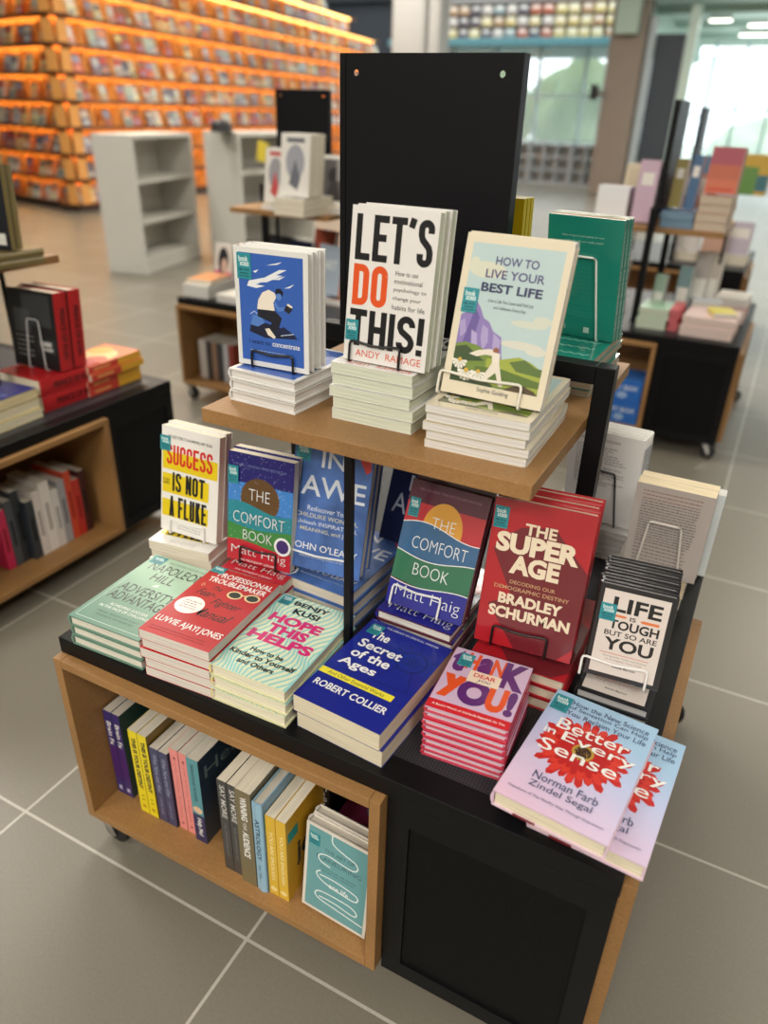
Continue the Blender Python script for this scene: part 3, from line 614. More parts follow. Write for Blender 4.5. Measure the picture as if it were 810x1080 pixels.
SKY = (186, 208, 210); CREAM = (226, 216, 192)
def daisy(u, v, r): return [PG([(u, v), (u+r*math.cos(a-.2), v+.75*r*math.sin(a-.2)), (u+1.1*r*math.cos(a), v+.8*r*math.sin(a)), (u+r*math.cos(a+.2), v+.75*r*math.sin(a+.2))], (236, 232, 222)) for a in (-.1, -.6, -1.1, -1.6, -2.1, -2.6, -3.05)]+[DISC(u, v+.004, r*.3, r*.2, (206, 170, 70), 10)]
book('live', .152, .219, .0122, CREAM, page=PAGEW, wrap=True, rnd=.008, sticker=(.06, .52, .21, .67), art=[
    RC(.07, .085, .935, .945, SKY),
    DISC(.25, .79, .18, .05, (214, 216, 198)), DISC(.12, .82, .05, .04, (214, 216, 198)), DISC(.73, .5, .17, .022, (208, 214, 200)), DISC(.85, .53, .085, .03, (208, 214, 200)), DISC(.7, .37, .2, .025, (216, 216, 204)), DISC(.84, .35, .095, .03, (216, 216, 204)),
    PG([(.07, .29), (.07, .5), (.14, .53), (.2, .6), (.25, .56), (.3, .5), (.36, .48), (.41, .43), (.5, .4), (.53, .3), (.56, .22), (.3, .2), (.07, .2)], (142, 124, 186)),
    PG([(.12, .3), (.17, .46), (.2, .56), (.26, .5), (.24, .4), (.3, .3)], (108, 92, 160)), PG([(.3, .46), (.36, .44), (.38, .36), (.34, .3), (.3, .38)], (172, 158, 206)), PG([(.42, .42), (.5, .38), (.5, .28), (.46, .26), (.43, .34)], (174, 160, 208)), PG([(.07, .46), (.12, .48), (.15, .4), (.1, .36)], (170, 156, 204)), PG([(.2, .42), (.26, .4), (.28, .33), (.22, .33)], (180, 166, 212)),
    PG([(.07, .32), (.16, .34), (.28, .33), (.4, .3), (.6, .25), (.935, .24), (.935, .085), (.07, .085)], (116, 140, 62)),
    PG([(.07, .3), (.18, .32), (.3, .27), (.38, .24), (.2, .22), (.07, .2)], (62, 84, 50)),
    PG([(.4, .26), (.56, .27), (.7, .3), (.82, .28), (.935, .24), (.935, .1), (.4, .1)], (160, 172, 70)), PG([(.62, .26), (.76, .29), (.88, .25), (.935, .25), (.935, .2), (.7, .21)], (92, 116, 58)),
    PG([(.3, .2), (.55, .21), (.935, .17), (.935, .13), (.5, .12), (.3, .12)], (92, 116, 52)), PG([(.07, .2), (.2, .19), (.35, .13), (.5, .1), (.5, .085), (.07, .085)], (56, 74, 44)),
    PG([(.6, .085), (.7, .12), (.8, .13), (.9, .11), (.935, .085)], (84, 70, 50)),
    ]+daisy(.14, .22, .07)+daisy(.22, .16, .08)+daisy(.34, .165, .07)+[
    PG([(.22, .27), (.3, .3), (.42, .32), (.48, .31), (.46, .28), (.38, .28), (.3, .26)], (232, 222, 208)), DISC(.475, .315, .028, .02, (150, 92, 66), 12), PG([(.44, .305), (.52, .3), (.53, .235), (.46, .235)], (234, 226, 214)),
    PG([(.46, .24), (.53, .24), (.6, .1), (.56, .1), (.51, .18), (.41, .11), (.38, .12)], (230, 222, 208)),
    T('HOW TO', .315, .825, .72, .876, (84, 78, 128), .012), T('LIVE YOUR', .24, .745, .795, .797, (84, 78, 128), .012), T('BEST LIFE', .22, .66, .8, .715, (52, 56, 96), .03),
    T('Live a Life You Love and Find Joy', .31, .595, .74, .622, (70, 78, 92)), T('and Fulfilment Every Day', .37, .558, .68, .582, (70, 78, 92)),
    T('Sophie Golding', .36, .036, .67, .072, (62, 62, 84))])
stack('live', 5, .592, .226, SZ, .02, ('', 'five cream paperbacks'), 'at right front corner of raised shelf', 'cream landscape paperbacks')
standing('live', 2, .594, .272, 1.0205, -.05, .26, ['front cream paperback with purple mountains and walking woman, on raised shelf', 'second cream paperback standing behind the purple-mountain cover'], 'cream landscape paperbacks')
easel(.594, .272, 1.0205, -.05, .26, -.004, .12, .027, .03, .1, (232, 228, 216), 'cream wire stand holding the purple-mountain paperback')

TB = (28, 136, 120)
book('teal', .134, .216, .0122, (34, 146, 130), wrap=True, page=M((176, 160, 140), .85, kind='pages'), spine=(30, 128, 110), art=[
    ('q', [(.1+.06*i, .3+.03*(i % 2), .1+.06*i, .33+.03*(i % 2)) for i in range(14)], (150, 216, 200)), ('q', [(.1+.06*i, .5+.03*(i % 2), .1+.06*i, .53+.03*(i % 2)) for i in range(14)], (150, 216, 200)), ('q', [(.1+.06*i, .7+.03*(i % 2), .1+.06*i, .73+.03*(i % 2)) for i in range(14)], (150, 216, 200)), ('q', [(.1+.06*i, .1+.03*(i % 2), .1+.06*i, .13+.03*(i % 2)) for i in range(14)], (150, 216, 200))],
    bart=[RC(0, 0, 1, 1, TB), T('How long are you going to wait', .2, .838, .76, .858, (180, 216, 206)), T('to live the life you really want?', .22, .796, .75, .817, (180, 216, 206))]+LINES(.18, .76, .75, .66, 4, (48, 142, 126), seed=2)+LINES(.2, .76, .6, .36, 8, (44, 140, 124), .4, seed=4)+LINES(.2, .76, .33, .16, 6, (44, 140, 124), .2, seed=6)+[RC(.58, .05, .66, .1, (200, 220, 214)), T('R', .3, .06, .33, .1, (200, 220, 214))],
    sart=[T('WAITING TO LIVE THE LIFE', .08, .25, .9, .75, (190, 220, 210))])
stack('teal', 5, .612, .566, SZ, -.02, ('', 'five teal paperbacks'), 'piled behind the steel crossbar of raised shelf', 'teal paperbacks')
facing_away('teal', 3, .750, .690, 1.0165, -.13, .21, ['teal paperback showing its back cover, nearest of three standing on raised shelf', 'middle one of three teal paperbacks standing on raised shelf', 'farthest of three teal paperbacks standing on raised shelf'], 'teal paperbacks')
easel(.750, .690, 1.0165, -.13, .21, .03, .112, .042, .026, .15, (226, 232, 228), 'white wire stand behind the teal paperbacks', away=True)
book('yellow', .128, .198, .0115, (206, 184, 22), page=PAGEW, spine=(214, 196, 50), bart=[RC(0, 0, 1, 1, (176, 152, 10)), T('more on this inside', .62, .855, .86, .885, K, .02)]+LINES(.62, .88, .78, .3, 12, (60, 54, 20), .3, seed=9))
stack('yellow', 8, .452, .575, SZ, -.05, ('', 'eight yellow paperbacks'), 'piled behind the black board', 'yellow paperbacks')
facing_away('yellow', 3, .582, .625, 1.054, -.1, .06, ['yellow paperback nearest the black board, peeping out right of it', 'middle of three yellow paperbacks peeping out behind the black board', 'farthest of three yellow paperbacks peeping out behind the black board'], 'yellow paperbacks')
book('zebra', .13, .2, .012, (226, 224, 220), art=[('q', [(.02+.08*i, .1+.07*((i+j) % 2)+.16*j, .02+.08*i, .17+.07*((i+j) % 2)+.16*j) for i in range(13)], K) for j in range(5)])
stack('zebra', 2, .44, .49+.02, SZ, .0, ('', 'two black and white zigzag paperbacks'), 'lying behind the big lettered white books', 'zigzag paperbacks')

# ---- second row on the table top
YE = (226, 200, 24); RD = (206, 38, 34)
book('success', .138, .214, .0195, (232, 230, 226), sticker=(-.02, .77, .16, .91), art=[
    RC(.02, .6, .98, .77, YE), RC(.02, .375, .98, .56, YE), RC(.02, .145, .98, .31, YE),
    RC(.84, .0, 1, .6, (232, 230, 226)), RC(.0, .31, .28, .375, (232, 230, 226)), 
    ]+BLK('SUCCESS', .09, .65, .89, .835, RD, .038, 1.55)+BLK('IS NOT', .2, .4, .77, .58, K, .04, 1.55)+BLK('A FLUKE', .15, .15, .81, .35, K, .04, 1.55)+[
    T('SIX EASY STEPS TO ACHIEVING ANY GOAL', .12, .895, .88, .922, K), T('ALLEN', .03, .485, .15, .51, K), T('GANNON', .03, .455, .15, .478, K)]+LINES(.3, .72, .05, .075, 2, (90, 90, 96), .1))
stack('success', 4, .004, .238, TZ, .12, ('', 'four white and yellow paperbacks'), 'behind the green hardcovers', 'white and yellow striped paperbacks')
standing('success', 2, .004, .275, .6205, .02, .18, ['front white paperback with yellow stripes and red heading, far left', 'second standing paperback behind the yellow striped cover, far left'], 'white and yellow striped paperbacks')
easel(.004, .275, .6205, .02, .18, .026, .11, .042, .028, .1, (232, 232, 230), 'white wire stand of the yellow striped paperback')

def dots(seed, n, u0, v0, u1, v1, c, asp=.66): 
    r = random.Random(seed); o = []
    for _ in range(n):
        u, v, s = r.uniform(u0, u1), r.uniform(v0, v1), r.uniform(.003, .007); o.append(PG([(u-s, v), (u, v-s*asp), (u+s, v), (u, v+s*asp)], c))
    return o
def comfort(key, w, h, t, hard, b0, b1, dome, b2, b3, b4, extra, wrap, stick, wave):
    art = [RC(0, 0, 1, 1, b0), RC(0, .5, 1, .74 if not hard else .83, b1), DISC(.5, .61 if not hard else .66, .3 if not hard else .255, .19 if not hard else .21, dome, 36)]
    art += [WAVEBAND(.2, .53, .02, .035, b2, .8), WAVEBAND(.15, .345, .015, .02, b3, 2.5), WAVEBAND(-.0, .185, 0, .02, b4, .5)] if not hard else [WAVEBAND(.3, .65, .03, .04, b2, .2), WAVEBAND(.2, .425, .02, .03, b3, 2.6), WAVEBAND(0, .2, 0, .025, b4, 3.2)]
    art += extra
    if hard:
        for v, a, p in ((.65, .04, .2), (.425, .03, 2.6), (.2, .025, 3.2)): art.append(STROKE([(i/16, v+a*math.sin(p+i/16*5)) for i in range(17)], .011, (236, 236, 236), h/w))
    tx = (228, 234, 236)
    if not hard: art += [T('THE', .34, .6, .66, .7, tx, -.016, res=4), T('COMFORT', .1, .375, .9, .475, tx, -.016, res=4), T('BOOK', .26, .225, .72, .315, tx, -.016, res=4), T('Matt Haig', .08, .055, .94, .15, tx, -.016, res=4), T('THE NO. 1 SUNDAY TIMES BESTSELLER', .08, .89, .9, .912, (120, 130, 190)), DISC(.88, .235, .13, .085, tx), DISC(.88, .235, .095, .062, (60, 44, 110)), T('THE MIDNIGHT LIBRARY', .2, .015, .8, .035, tx)]
    else: art += [T('THE', .36, .66, .66, .745, tx, -.016, res=4), T('COMFORT', .17, .475, .88, .57, tx, -.016, res=4), T('BOOK', .26, .27, .72, .365, tx, -.016, res=4), T('Matt Haig', .1, .045, .94, .165, tx, -.016, res=4), T('NO. 1 SUNDAY TIMES BESTSELLING AUTHOR', .12, .925, .9, .945, (150, 110, 130))]
    book(key, w, h, t, b0, hard=hard, spine=b4, art=art, wrap=wrap, sticker=stick)
comfort('comfort_pb', .135, .211, .0198, False, (34, 30, 112), (62, 130, 206), (96, 70, 40), (40, 134, 150), (62, 134, 66), (186, 36, 52), dots(1, 70, .02, .75, .98, .99, (200, 206, 236))+dots(2, 30, .02, .52, .22, .74, (200, 220, 240))+dots(12, 30, .78, .52, .98, .74, (200, 220, 240))+dots(3, 50, .02, .36, .98, .5, (150, 206, 210))+dots(4, 40, .02, .2, .98, .34, (210, 226, 190)), False, (.01, .72, .17, .88), True)
stack('comfort_pb', 4, .192, .229, TZ, .04, ('', 'four red-based paperbacks'), 'under the banded navy to red paperback', 'banded paperbacks with brown dome')
standing('comfort_pb', 2, .189, .252, .6215, .08, .15, ['front banded paperback with brown dome and navy top, standing left of the blue cover', 'second banded paperback standing behind the brown dome cover'], 'banded paperbacks with brown dome')
easel(.189, .252, .6215, .08, .15, .03, .106, .042, .032, .1, (28, 24, 26), 'black wire stand of the banded brown-dome paperback')

IA = M((66, 100, 162), .32, .1, kind='cloudy')
IAT = (214, 224, 236)
book('in_awe', .152, .229, .0272, IA, hard=True, page=M((228, 220, 204), .85, kind='pages'), spine=(40, 60, 120), sticker=(.03, .86, .21, .985), wrap=False, art=[
    T('IN', .36, .83, .66, .96, IAT, .01), T('AWE', .13, .595, .95, .755, IAT, .01),
    PG([(.84, .93), (.9, .98), (.97, .95), (.98, .87), (.93, .84)], (206, 52, 48)),
    T('Rediscover Your', .24, .475, .78, .515, (206, 216, 230), .005), T('CHILDLIKE WONDER,', .1, .415, .9, .455, (204, 200, 170), .005), T('Unleash INSPIRATION,', .12, .358, .9, .395, (206, 216, 230), .005), T('MEANING, and JOY', .17, .3, .86, .34, (204, 200, 170), .005),
    T("JOHN O'LEARY", .08, .14, .94, .215, (226, 230, 236), .008), T('National bestselling author of On Fire', .2, .09, .85, .115, (190, 204, 224))])
stack('in_awe', 3, .297, .268, TZ, -.05, ('', 'three blue hardcovers'), 'behind the thin post and pale striped stack', 'cloudy blue hardcovers')
standing('in_awe', 2, .304, .272, .6345, .1, .28, ['front cloudy blue hardcover with white serif title, leaning behind the thin post', 'second cloudy blue hardcover leaning behind the serif-titled one'], 'cloudy blue hardcovers')
easel(.304, .272, .6345, .1, .28, -.004, .135, .058, .032, .1, (236, 240, 244), 'white wire stand of the cloudy blue hardcover')
NV = (30, 36, 78)
book('navy_far', .15, .224, .026, NV, hard=True, page=M((190, 180, 164), .85, kind='pages'), art=[T('IN', .3, .58, .74, .72, IAT), T('AWE', .1, .36, .8, .54, IAT), DISC(.88, .64, .07, .05, (200, 50, 54)), T('YOU DARE', .1, .8, .95, .87, IAT, .03)])
stack('navy_far', 2, .375, .425, TZ, -.06, ('', 'two dark navy hardcovers'), 'deep under the raised shelf', 'dark navy hardcovers')
standing('navy_far', 1, .395, .47, .595, -.1, .33, ['dark navy hardcover with red spot leaning in shade deep under the raised shelf'], 'dark navy hardcovers', sticker=False)

comfort('comfort_hc', .143, .218, .0195, True, (84, 24, 48), (188, 44, 52), (222, 160, 52), (52, 98, 142), (46, 112, 82), (34, 36, 140), [], True, (.03, .71, .165, .86), True)
stack('comfort_hc', 4, .507, .258, TZ, -.03, ('', 'four navy-based hardcovers'), 'under the banded cover with golden sun', 'banded hardcovers with golden sun')
standing('comfort_hc', 2, .519, .267, .6285, -.03, .41, ['front banded hardcover with golden sun, tilted back beside the red cover', 'second banded hardcover tilted back behind the golden sun cover'], 'banded hardcovers with golden sun')
easel(.519, .267, .6285, -.03, .41, .01, .1, .042, .034, .1, (236, 236, 240), 'white wire stand of the golden sun hardcover')

SR = (176, 28, 40); CRM = (236, 222, 196)
book('super', .156, .245, .0228, SR, hard=True, page=M((222, 206, 186), .85, kind='pages'), wrap=True, sticker=(.01, .8, .155, .945), spine=(186, 34, 44), art=[
    PG([(.05, .66), (.12, .74), (.3, .83), (.62, .87), (1, .62), (1, .1), (.86, 0), (.62, 0)], (112, 30, 40)), PG([(.08, .28), (.2, .32), (.4, .42), (.66, .2), (.6, 0), (.42, 0)], (112, 30, 40)),
    T('THE', .335, .79, .65, .865, CRM, .03), T('SUPER', .07, .65, .9, .785, CRM, .05), T('AGE', .24, .515, .74, .645, CRM, .05),
    T('DECODING OUR', .27, .447, .73, .472, (200, 160, 120), .01), T('DEMOGRAPHIC DESTINY', .12, .4, .88, .427, (200, 160, 120), .01),
    T('BRADLEY', .18, .3, .83, .375, CRM, .045), T('SCHURMAN', .1, .2, .93, .28, CRM, .045)])
stack('super', 3, .69, .245, TZ, .0, ('', 'three red hardcovers'), 'under the red cover with cream serif title', 'red hardcovers with cream title')
standing('super', 3, .688, .26, .6165, .08, .2, ['front red hardcover with cream serif title, standing right of the golden sun', 'second red hardcover standing behind the cream serif title', 'rearmost red hardcover standing behind the cream serif title'], 'red hardcovers with cream title')
easel(.688, .26, .6165, .08, .2, .028, .116, .074, .034, .12, (26, 20, 22), 'black wire stand of the red hardcover')

LB = (28, 28, 32); LW = (222, 212, 206)
book('life', .112, .152, .0178, LB, hard=True, page=M((176, 174, 176), .85, kind='pages'), wrap=True, sticker=(.05, .62, .26, .8), art=[
    RC(.06, .05, .92, .95, LW),
    T('LIFE', .2, .73, .84, .885, K, .03), T('IS', .45, .66, .53, .705, K, .02), RC(.24, .675, .38, .7, (224, 124, 70)), PG([(.38, .675), (.42, .6875), (.38, .7)], (224, 124, 70)), RC(.62, .665, .83, .695, (224, 124, 70)), PG([(.62, .665), (.58, .68), (.62, .695)], (224, 124, 70)),
    T('TOUGH', .2, .545, .85, .645, K, .03), T('BUT SO ARE', .16, .47, .85, .525, K, .015), T('YOU', .18, .315, .83, .45, K, .03), RC(.15, .275, .8, .281, (206, 92, 76)),
    T('Therapeutic Tools and Advice', .2, .232, .78, .256, (120, 110, 110)), T('to Strengthen Your Mind', .24, .2, .72, .222, (120, 110, 110)), T('Annie Barton', .35, .13, .66, .155, K, .02)])
stack('life', 3, .862, .262, TZ, .0, ('', 'three small black-edged books'), 'lying under the bold capitals cover', 'small black-edged books')
standing('life', 5, .866, .277, .607, .09, .24, ['front small book with black border and bold capitals, right table edge', 'second small black-edged book behind the bold capitals', 'third small black-edged book behind the bold capitals', 'fourth small black-edged book behind the bold capitals', 'rearmost small black-edged book behind the bold capitals'], 'small black-edged books')
easel(.866, .277, .607, .09, .24, -.006, .092, .098, .03, .08, (240, 238, 236), 'white wire stand of the small black-edged book')

# ---- rear half of the table seen past the red books
book('white_rear', .15, .225, .013, (240, 239, 237), hard=True, page=PAGEW, wrap=True, bart=[RC(.1, .9, .7, .93, (210, 206, 204))]+LINES(.12, .85, .84, .44, 16, (150, 146, 150), .5, seed=12)+[RC(.55, .05, .9, .16, (240, 240, 240))], art=[T('GOLD', .1, .3, .9, .6, (30, 60, 90), .05)], sart=[RC(.1, .2, .9, .8, (60, 80, 110))])
stack('white_rear', 5, .69, .765, TZ, .0, ('', 'five white hardcovers'), 'piled behind the red hardcovers', 'white hardcovers showing their backs')
facing_away('white_rear', 4, .838, .785, .604, -.06, .2, ['nearest white hardcover showing its back, behind the red books and post', 'second white hardcover showing its back, behind the red books', 'third white hardcover showing its back, behind the red books', 'farthest white hardcover showing its back, behind the red books'], 'white hardcovers showing their backs')
easel(.838, .785, .604, -.06, .2, .035, .12, .06, .03, .135, (22, 22, 24), 'black wire stand behind the white hardcovers', away=True)
book('grey_rear', .134, .203, .023, (196, 187, 182), page=PAGEY, spine=(180, 172, 162), bart=LINES(.1, .86, .93, .85, 3, (150, 96, 90), .1, seed=31)+LINES(.1, .86, .82, .4, 15, (112, 104, 104), .05, seed=32)+LINES(.1, .86, .37, .12, 7, (130, 112, 106), .2, seed=33))
stack('grey_rear', 3, .838, .65, TZ, .0, ('', 'three grey paperbacks'), 'under the grey text-backed ones', 'grey text-backed paperbacks')
facing_away('grey_rear', 2, .986, .637, .6025, .0, .19, ['nearest grey paperback with a text-covered back, right table edge', 'second grey paperback behind the text-covered back, right table edge'], 'grey text-backed paperbacks')
easel(.986, .637, .6025, .0, .19, .032, .112, .05, .03, .125, (226, 222, 214), 'white wire stand on the grey text-backed paperback', away=True)
book('ringed', .13, .19, .0225, (214, 222, 226), page=PAGEW, spine=(226, 232, 236), sart=[RC(.08*i, .1, .08*i+.05, .9, (150, 160, 170)) for i in range(12)])
stack('ringed', 2, .836, .44, TZ, .0, ('', 'two pale paperbacks'), 'between the small black-edged books and the grey paperbacks', 'pale paperbacks')
facing_away('ringed', 1, 1.0, .72, .578, .0, .12, ['pale striped-spine paperback peeping out right of the grey paperbacks'], 'pale paperbacks')
stack('ringed', 2, .865, .80, TZ, 0, ('', 'two pale paperbacks'), 'under the striped-spine paperback at the rear right corner', 'pale paperbacks')

# ---- front row on the table top
AG = M((116, 150, 134), .4, .1, kind=None)
AGF = grad_mat([(0, (92, 134, 118)), (.45, (120, 156, 138)), (.75, (160, 196, 172)), (1.2 if False else 1, (176, 208, 186))])
book('adversity', .157, .225, .0203, AGF, hard=True, page=M((226, 222, 208), .85, kind='pages'), spine=(104, 140, 124), back=(104, 140, 124), sticker=(.03, .88, .22, .985), art=[
    RC(.05, .04, .95, .044, (212, 230, 220)), RC(.05, .04, .055, .6, (212, 230, 220)), RC(.945, .04, .95, .6, (212, 230, 220)),
    T('NAPOLEON', .12, .79, .9, .9, K, .0), T('HILL', .3, .665, .62, .765, K, .0), PG([(.42, .6), (.5, .6), (.5, .64)], (226, 238, 230)),
    T('ADVERSITY', .1, .45, .86, .56, K, .004), T('ADVANTAGE', .1, .325, .9, .435, K, .004), T('ACHIEVING SUCCESS', .25, .25, .78, .28, WH), T('IN THE FACE OF CHALLENGE', .16, .205, .86, .235, WH), T('TIMELESS WISDOM FOR TODAY', .2, .145, .8, .165, (48, 84, 74)), T('FOREWORD BY THE FOUNDATION', .24, .105, .76, .125, (48, 84, 74)), T('THE THIRTEEN STEPS OF THE RICHES', .28, .935, .94, .952, (48, 84, 74))])
stack('adversity', 3, .041, .0, TZ, .035, ('', 'three green hardcovers'), 'at the left front corner of the table', 'green hardcovers', sticker_top=True, jit=.004)
PR = (184, 26, 34)
book('prof', .138, .21, .0183, (226, 220, 214), page=M((226, 218, 210), .85, kind='pages'), spine=PR, back=PR, sticker=(.01, .91, .2, 1.0), art=[RC(0, 0, 1, 1, PR),
    T('PROFESSIONAL', .16, .875, .98, .945, WH, .015), T('TROUBLEMAKER', .1, .79, .96, .858, WH, .02), T('The', .28, .69, .42, .745, K, .01, .4), T('Fear-', .14, .585, .42, .675, K, .01, .4), T('Fighter', .44, .49, .86, .6, K, .01, .4), T('Manual', .34, .34, .88, .45, K, .01, .4),
    DISC(.24, .43, .19, .115, (238, 236, 232), 28)]+LINES(.12, .38, .48, .39, 4, (150, 90, 90), .2, seed=8)+[
    DISC(.62, .7, .105, .055, (232, 206, 160)), DISC(.86, .72, .105, .055, (232, 206, 160)), DISC(.62, .7, .08, .04, (46, 50, 40)), DISC(.86, .72, .08, .04, (46, 50, 40)), STROKE([(.7, .715), (.74, .73), (.78, .72)], .02, (232, 206, 160), 1.5),
    T('O', .1, .7, .14, .74, (232, 206, 160)), T('LUVVIE AJAYI JONES', .04, .135, .97, .225, WH, .012)]+LINES(.08, .9, .06, .09, 2, (130, 24, 30), .1, seed=3))
stack('prof', 5, .207, .0, TZ, .055, ('', 'five red paperbacks'), 'with sunglasses cover on the front edge', 'red paperbacks with sunglasses', sticker_top=True, jit=.0035)
HC = (226, 232, 200)
hope_art = [RC(0, 0, 1, 1, HC)]
for i in range(22):
    u = -.25+i*.068; pts = [(u+.085*math.sin(j*.85+i*.35)+.022*j, j/14) for j in range(15)]
    pts = [(min(1, max(0, p)), q) for p, q in pts]
    hope_art.append(STROKE(pts, .026, (150, 208, 206), 1.5))
book('hope', .141, .217, .0243, HC, hard=True, page=M((236, 230, 206), .85, kind='pages'), spine=(224, 214, 150), back=(214, 214, 176), sticker=(.02, .86, .18, .985), art=hope_art+[
    T('BENJY', .22, .88, .72, .95, K, .035), T('KUSI', .3, .79, .66, .86, K, .035), T('HOPE', .1, .635, .82, .745, (214, 44, 118), .05), T('THIS', .2, .51, .74, .62, (214, 44, 118), .05), T('HELPS', .06, .385, .92, .495, (214, 44, 118), .05),
    T('How to be', .26, .255, .7, .305, K, .03), T('Kinder to Yourself', .06, .18, .92, .235, K, .03), T('and Others', .24, .105, .72, .155, K, .03)])
stack('hope', 3, .3425, .009, TZ, .017, ('', 'three pale striped hardcovers'), 'with pink title on the front edge', 'pale striped hardcovers', sticker_top=True, jit=.003)
SB = (22, 36, 140); SB2 = (14, 24, 96)
def keyhole():
    o = [DISC(.74, .71, .17, .115, SB2, 28), DISC(.74, .71, .155, .105, SB, 28), DISC(.74, .71, .1, .042, SB2, 20), DISC(.74, .71, .09, .036, SB, 20), DISC(.74, .71, .045, .03, SB2, 16), DISC(.74, .71, .035, .023, SB, 16), DISC(.74, .71, .016, .011, SB2, 12)]
    o += [STROKE([(.66, .615), (.5, .41), (.93, .41), (.82, .615)], .011, SB2, 1.5)]
    for a in (.5, 1.0, 1.6, 2.1, 2.6): o.append(STROKE([(.74+.2*math.cos(a), .71+.135*math.sin(a)), (.74+.28*math.cos(a), .71+.19*math.sin(a))], .009, SB2, 1.5))
    return o
book('secret', .155, .2275, .0325, SB, page=M((226, 216, 190), .85, kind='pages'), wrap=True, sticker=(.06, .83, .21, .95), art=keyhole()+[
    T('THE LIBRARY OF SPIRITUAL WISDOM', .22, .945, .86, .965, (206, 212, 236), .01), T('The', .14, .795, .36, .89, WH, .025), T('Secret', .1, .665, .62, .76, WH, .025), T('of the', .12, .545, .58, .64, WH, .025), T('Ages', .08, .41, .52, .515, WH, .025),
    RC(0, .285, .86, .345, (238, 226, 60)), T('And Other Essential Works', .1, .298, .76, .333, (60, 60, 60)), T('ROBERT COLLIER', .06, .16, .9, .225, WH, .02)], bart=[])
stack('secret', 2, .49, .0225, TZ, -.07, ('', 'two thick deep blue paperbacks'), 'with a yellow strip', 'deep blue thick paperbacks', sticker_top=True, jit=.004)
TL = (206, 180, 210); PU = (92, 40, 116); TO = (226, 84, 36); TR_ = (208, 40, 52)
book('thank', .122, .146, .0112, TL, hard=True, page=M((224, 208, 214), .85, kind='pages'), spine=(206, 50, 72), back=(206, 60, 90), sticker=(.1, .72, .28, .93), wrap=True, art=[
    T('t', .02, .62, .2, .98, PU, .05), T('H', .2, .7, .36, .97, TO, .04), T('a', .36, .68, .55, .95, PU, .06), T('N', .53, .7, .7, .97, TO, .04), T('K', .68, .56, .99, .98, PU, .06),
    T('y', .03, .2, .33, .56, TO, .07), DISC(.46, .37, .2, .19, PU, 28), DISC(.46, .37, .09, .085, TL, 20), T('U', .62, .18, .86, .55, TO, .06), T('!', .86, .18, .97, .55, PU, .05),
    RC(.3, .52, .7, .7, (240, 222, 200)), T('DEAR', .36, .61, .64, .67, TR_, .02), T('you', .42, .535, .6, .59, (90, 80, 120), 0, .3),
    RC(0, 0, 1, .13, (208, 36, 48)), T("A Book's Worth of Gratitude Especially for You", .06, .045, .94, .085, WH, .01)])
stack('thank', 8, .688, .066, TZ, .07, ('', 'eight small red-banded lilac hardcovers'), 'on the table', 'small lilac hardcovers', sticker_top=True, jit=.0015)
BF = grad_mat([(0, (226, 190, 214)), (.35, (214, 196, 226)), (.7, (190, 200, 236)), (1, (164, 200, 232))], .2)
petals = []
for ring, (r0, r1, n, cc) in enumerate(((.1, .45, 28, (196, 40, 38)), (.09, .4, 26, (216, 58, 46)), (.08, .3, 24, (188, 32, 34)))):
    for i in range(n):
        a = 2*PI*(i+.5*ring)/n; rr = r1*(.93+.1*math.sin(i*2.7)); da = 2*PI/n*.56
        f = lambda r, q: (.5+r*math.cos(q), .545+r*math.sin(q)*.645)
        petals.append(PG([f(r0, a-da*.5), f(rr*.65, a-da), f(rr*.92, a-da*.7), f(rr, a), f(rr*.92, a+da*.7), f(rr*.65, a+da), f(r0, a+da*.5)], cc))
DG = (62, 78, 112)
book('better', .155, .237, .0278, BF, hard=True, page=M((232, 222, 196), .85, kind='pages'), spine=(222, 190, 214), back=(222, 196, 214), tail=((.2, 0, .4, .16, (120, 34, 44)),), sticker=(.02, .8, .19, .95), art=petals+[DISC(.5, .545, .1, .065, (186, 150, 60)), DISC(.5, .545, .075, .048, (60, 34, 26))]+dots(9, 40, .42, .49, .58, .6, (222, 190, 90))+[
    T('How the New Science', .2, .9, .94, .945, DG), T('of Sensation Can Help', .19, .85, .95, .893, DG), T('You Reclaim Your Life', .19, .8, .95, .843, DG),
    T('Better', .17, .66, .85, .755, WH, .006), T('in', .09, .585, .2, .645, WH, .004), T('Every', .27, .55, .95, .655, WH, .006), T('Sense', .12, .44, .84, .54, WH, .006),
    T('Norman Farb', .22, .205, .8, .265, DG), T('Zindel Segal', .22, .13, .78, .19, DG), T('Coauthors of The Mindful Way Through Depression', .08, .07, .92, .095, (110, 110, 140))])
place('better', 'lower of two lilac-blue hardcovers with red flower, right front corner', frame((.866, .02, TZ+.0005), -.06), 'lilac-blue flower hardcovers', False)
place('better', 'upper of two lilac-blue hardcovers with red flower, right front corner', frame((.8175, .0065, TZ+.0297), -.09), 'lilac-blue flower hardcovers', True)

# ---- books in the front cubby
CZ = .1058
def spined(key, n, x, y, w, h, t, col, what, where, group, sart=(), hard=False, front=None, page=None, art=(), lean=0., gap=.001):
    book(key, w, h, t, front or col, hard=hard, spine=col, back=col, page=page, sart=sart, art=art)
    for i in range(n):
        m = Matrix.Translation((x+i*(t+gap), y, CZ)) @ Matrix(((0, 0, 1, 0), (1, 0, 0, 0), (0, 1, 0, 0), (0, 0, 0, 1)))
        place(key, '%s%s %s' % ('' if n == 1 else ['left ', 'right ', 'third '][i]+('of two ' if n == 2 else ''), what, where), m, group)
G = 'spine-out books in the front cubby'
spined('s1', 2, .022, .044, .15, .226, .0205, (58, 46, 116), 'purple-blue paperback', 'at the left end of the front cubby', G, [RC(.4, 0, .8, 1, (70, 36, 110)), T('Brain Fx', .12, .25, .4, .8, WH, .02), RC(.9, .3, .95, .7, (190, 190, 220))], front=(30, 60, 64), page=PAGEG)
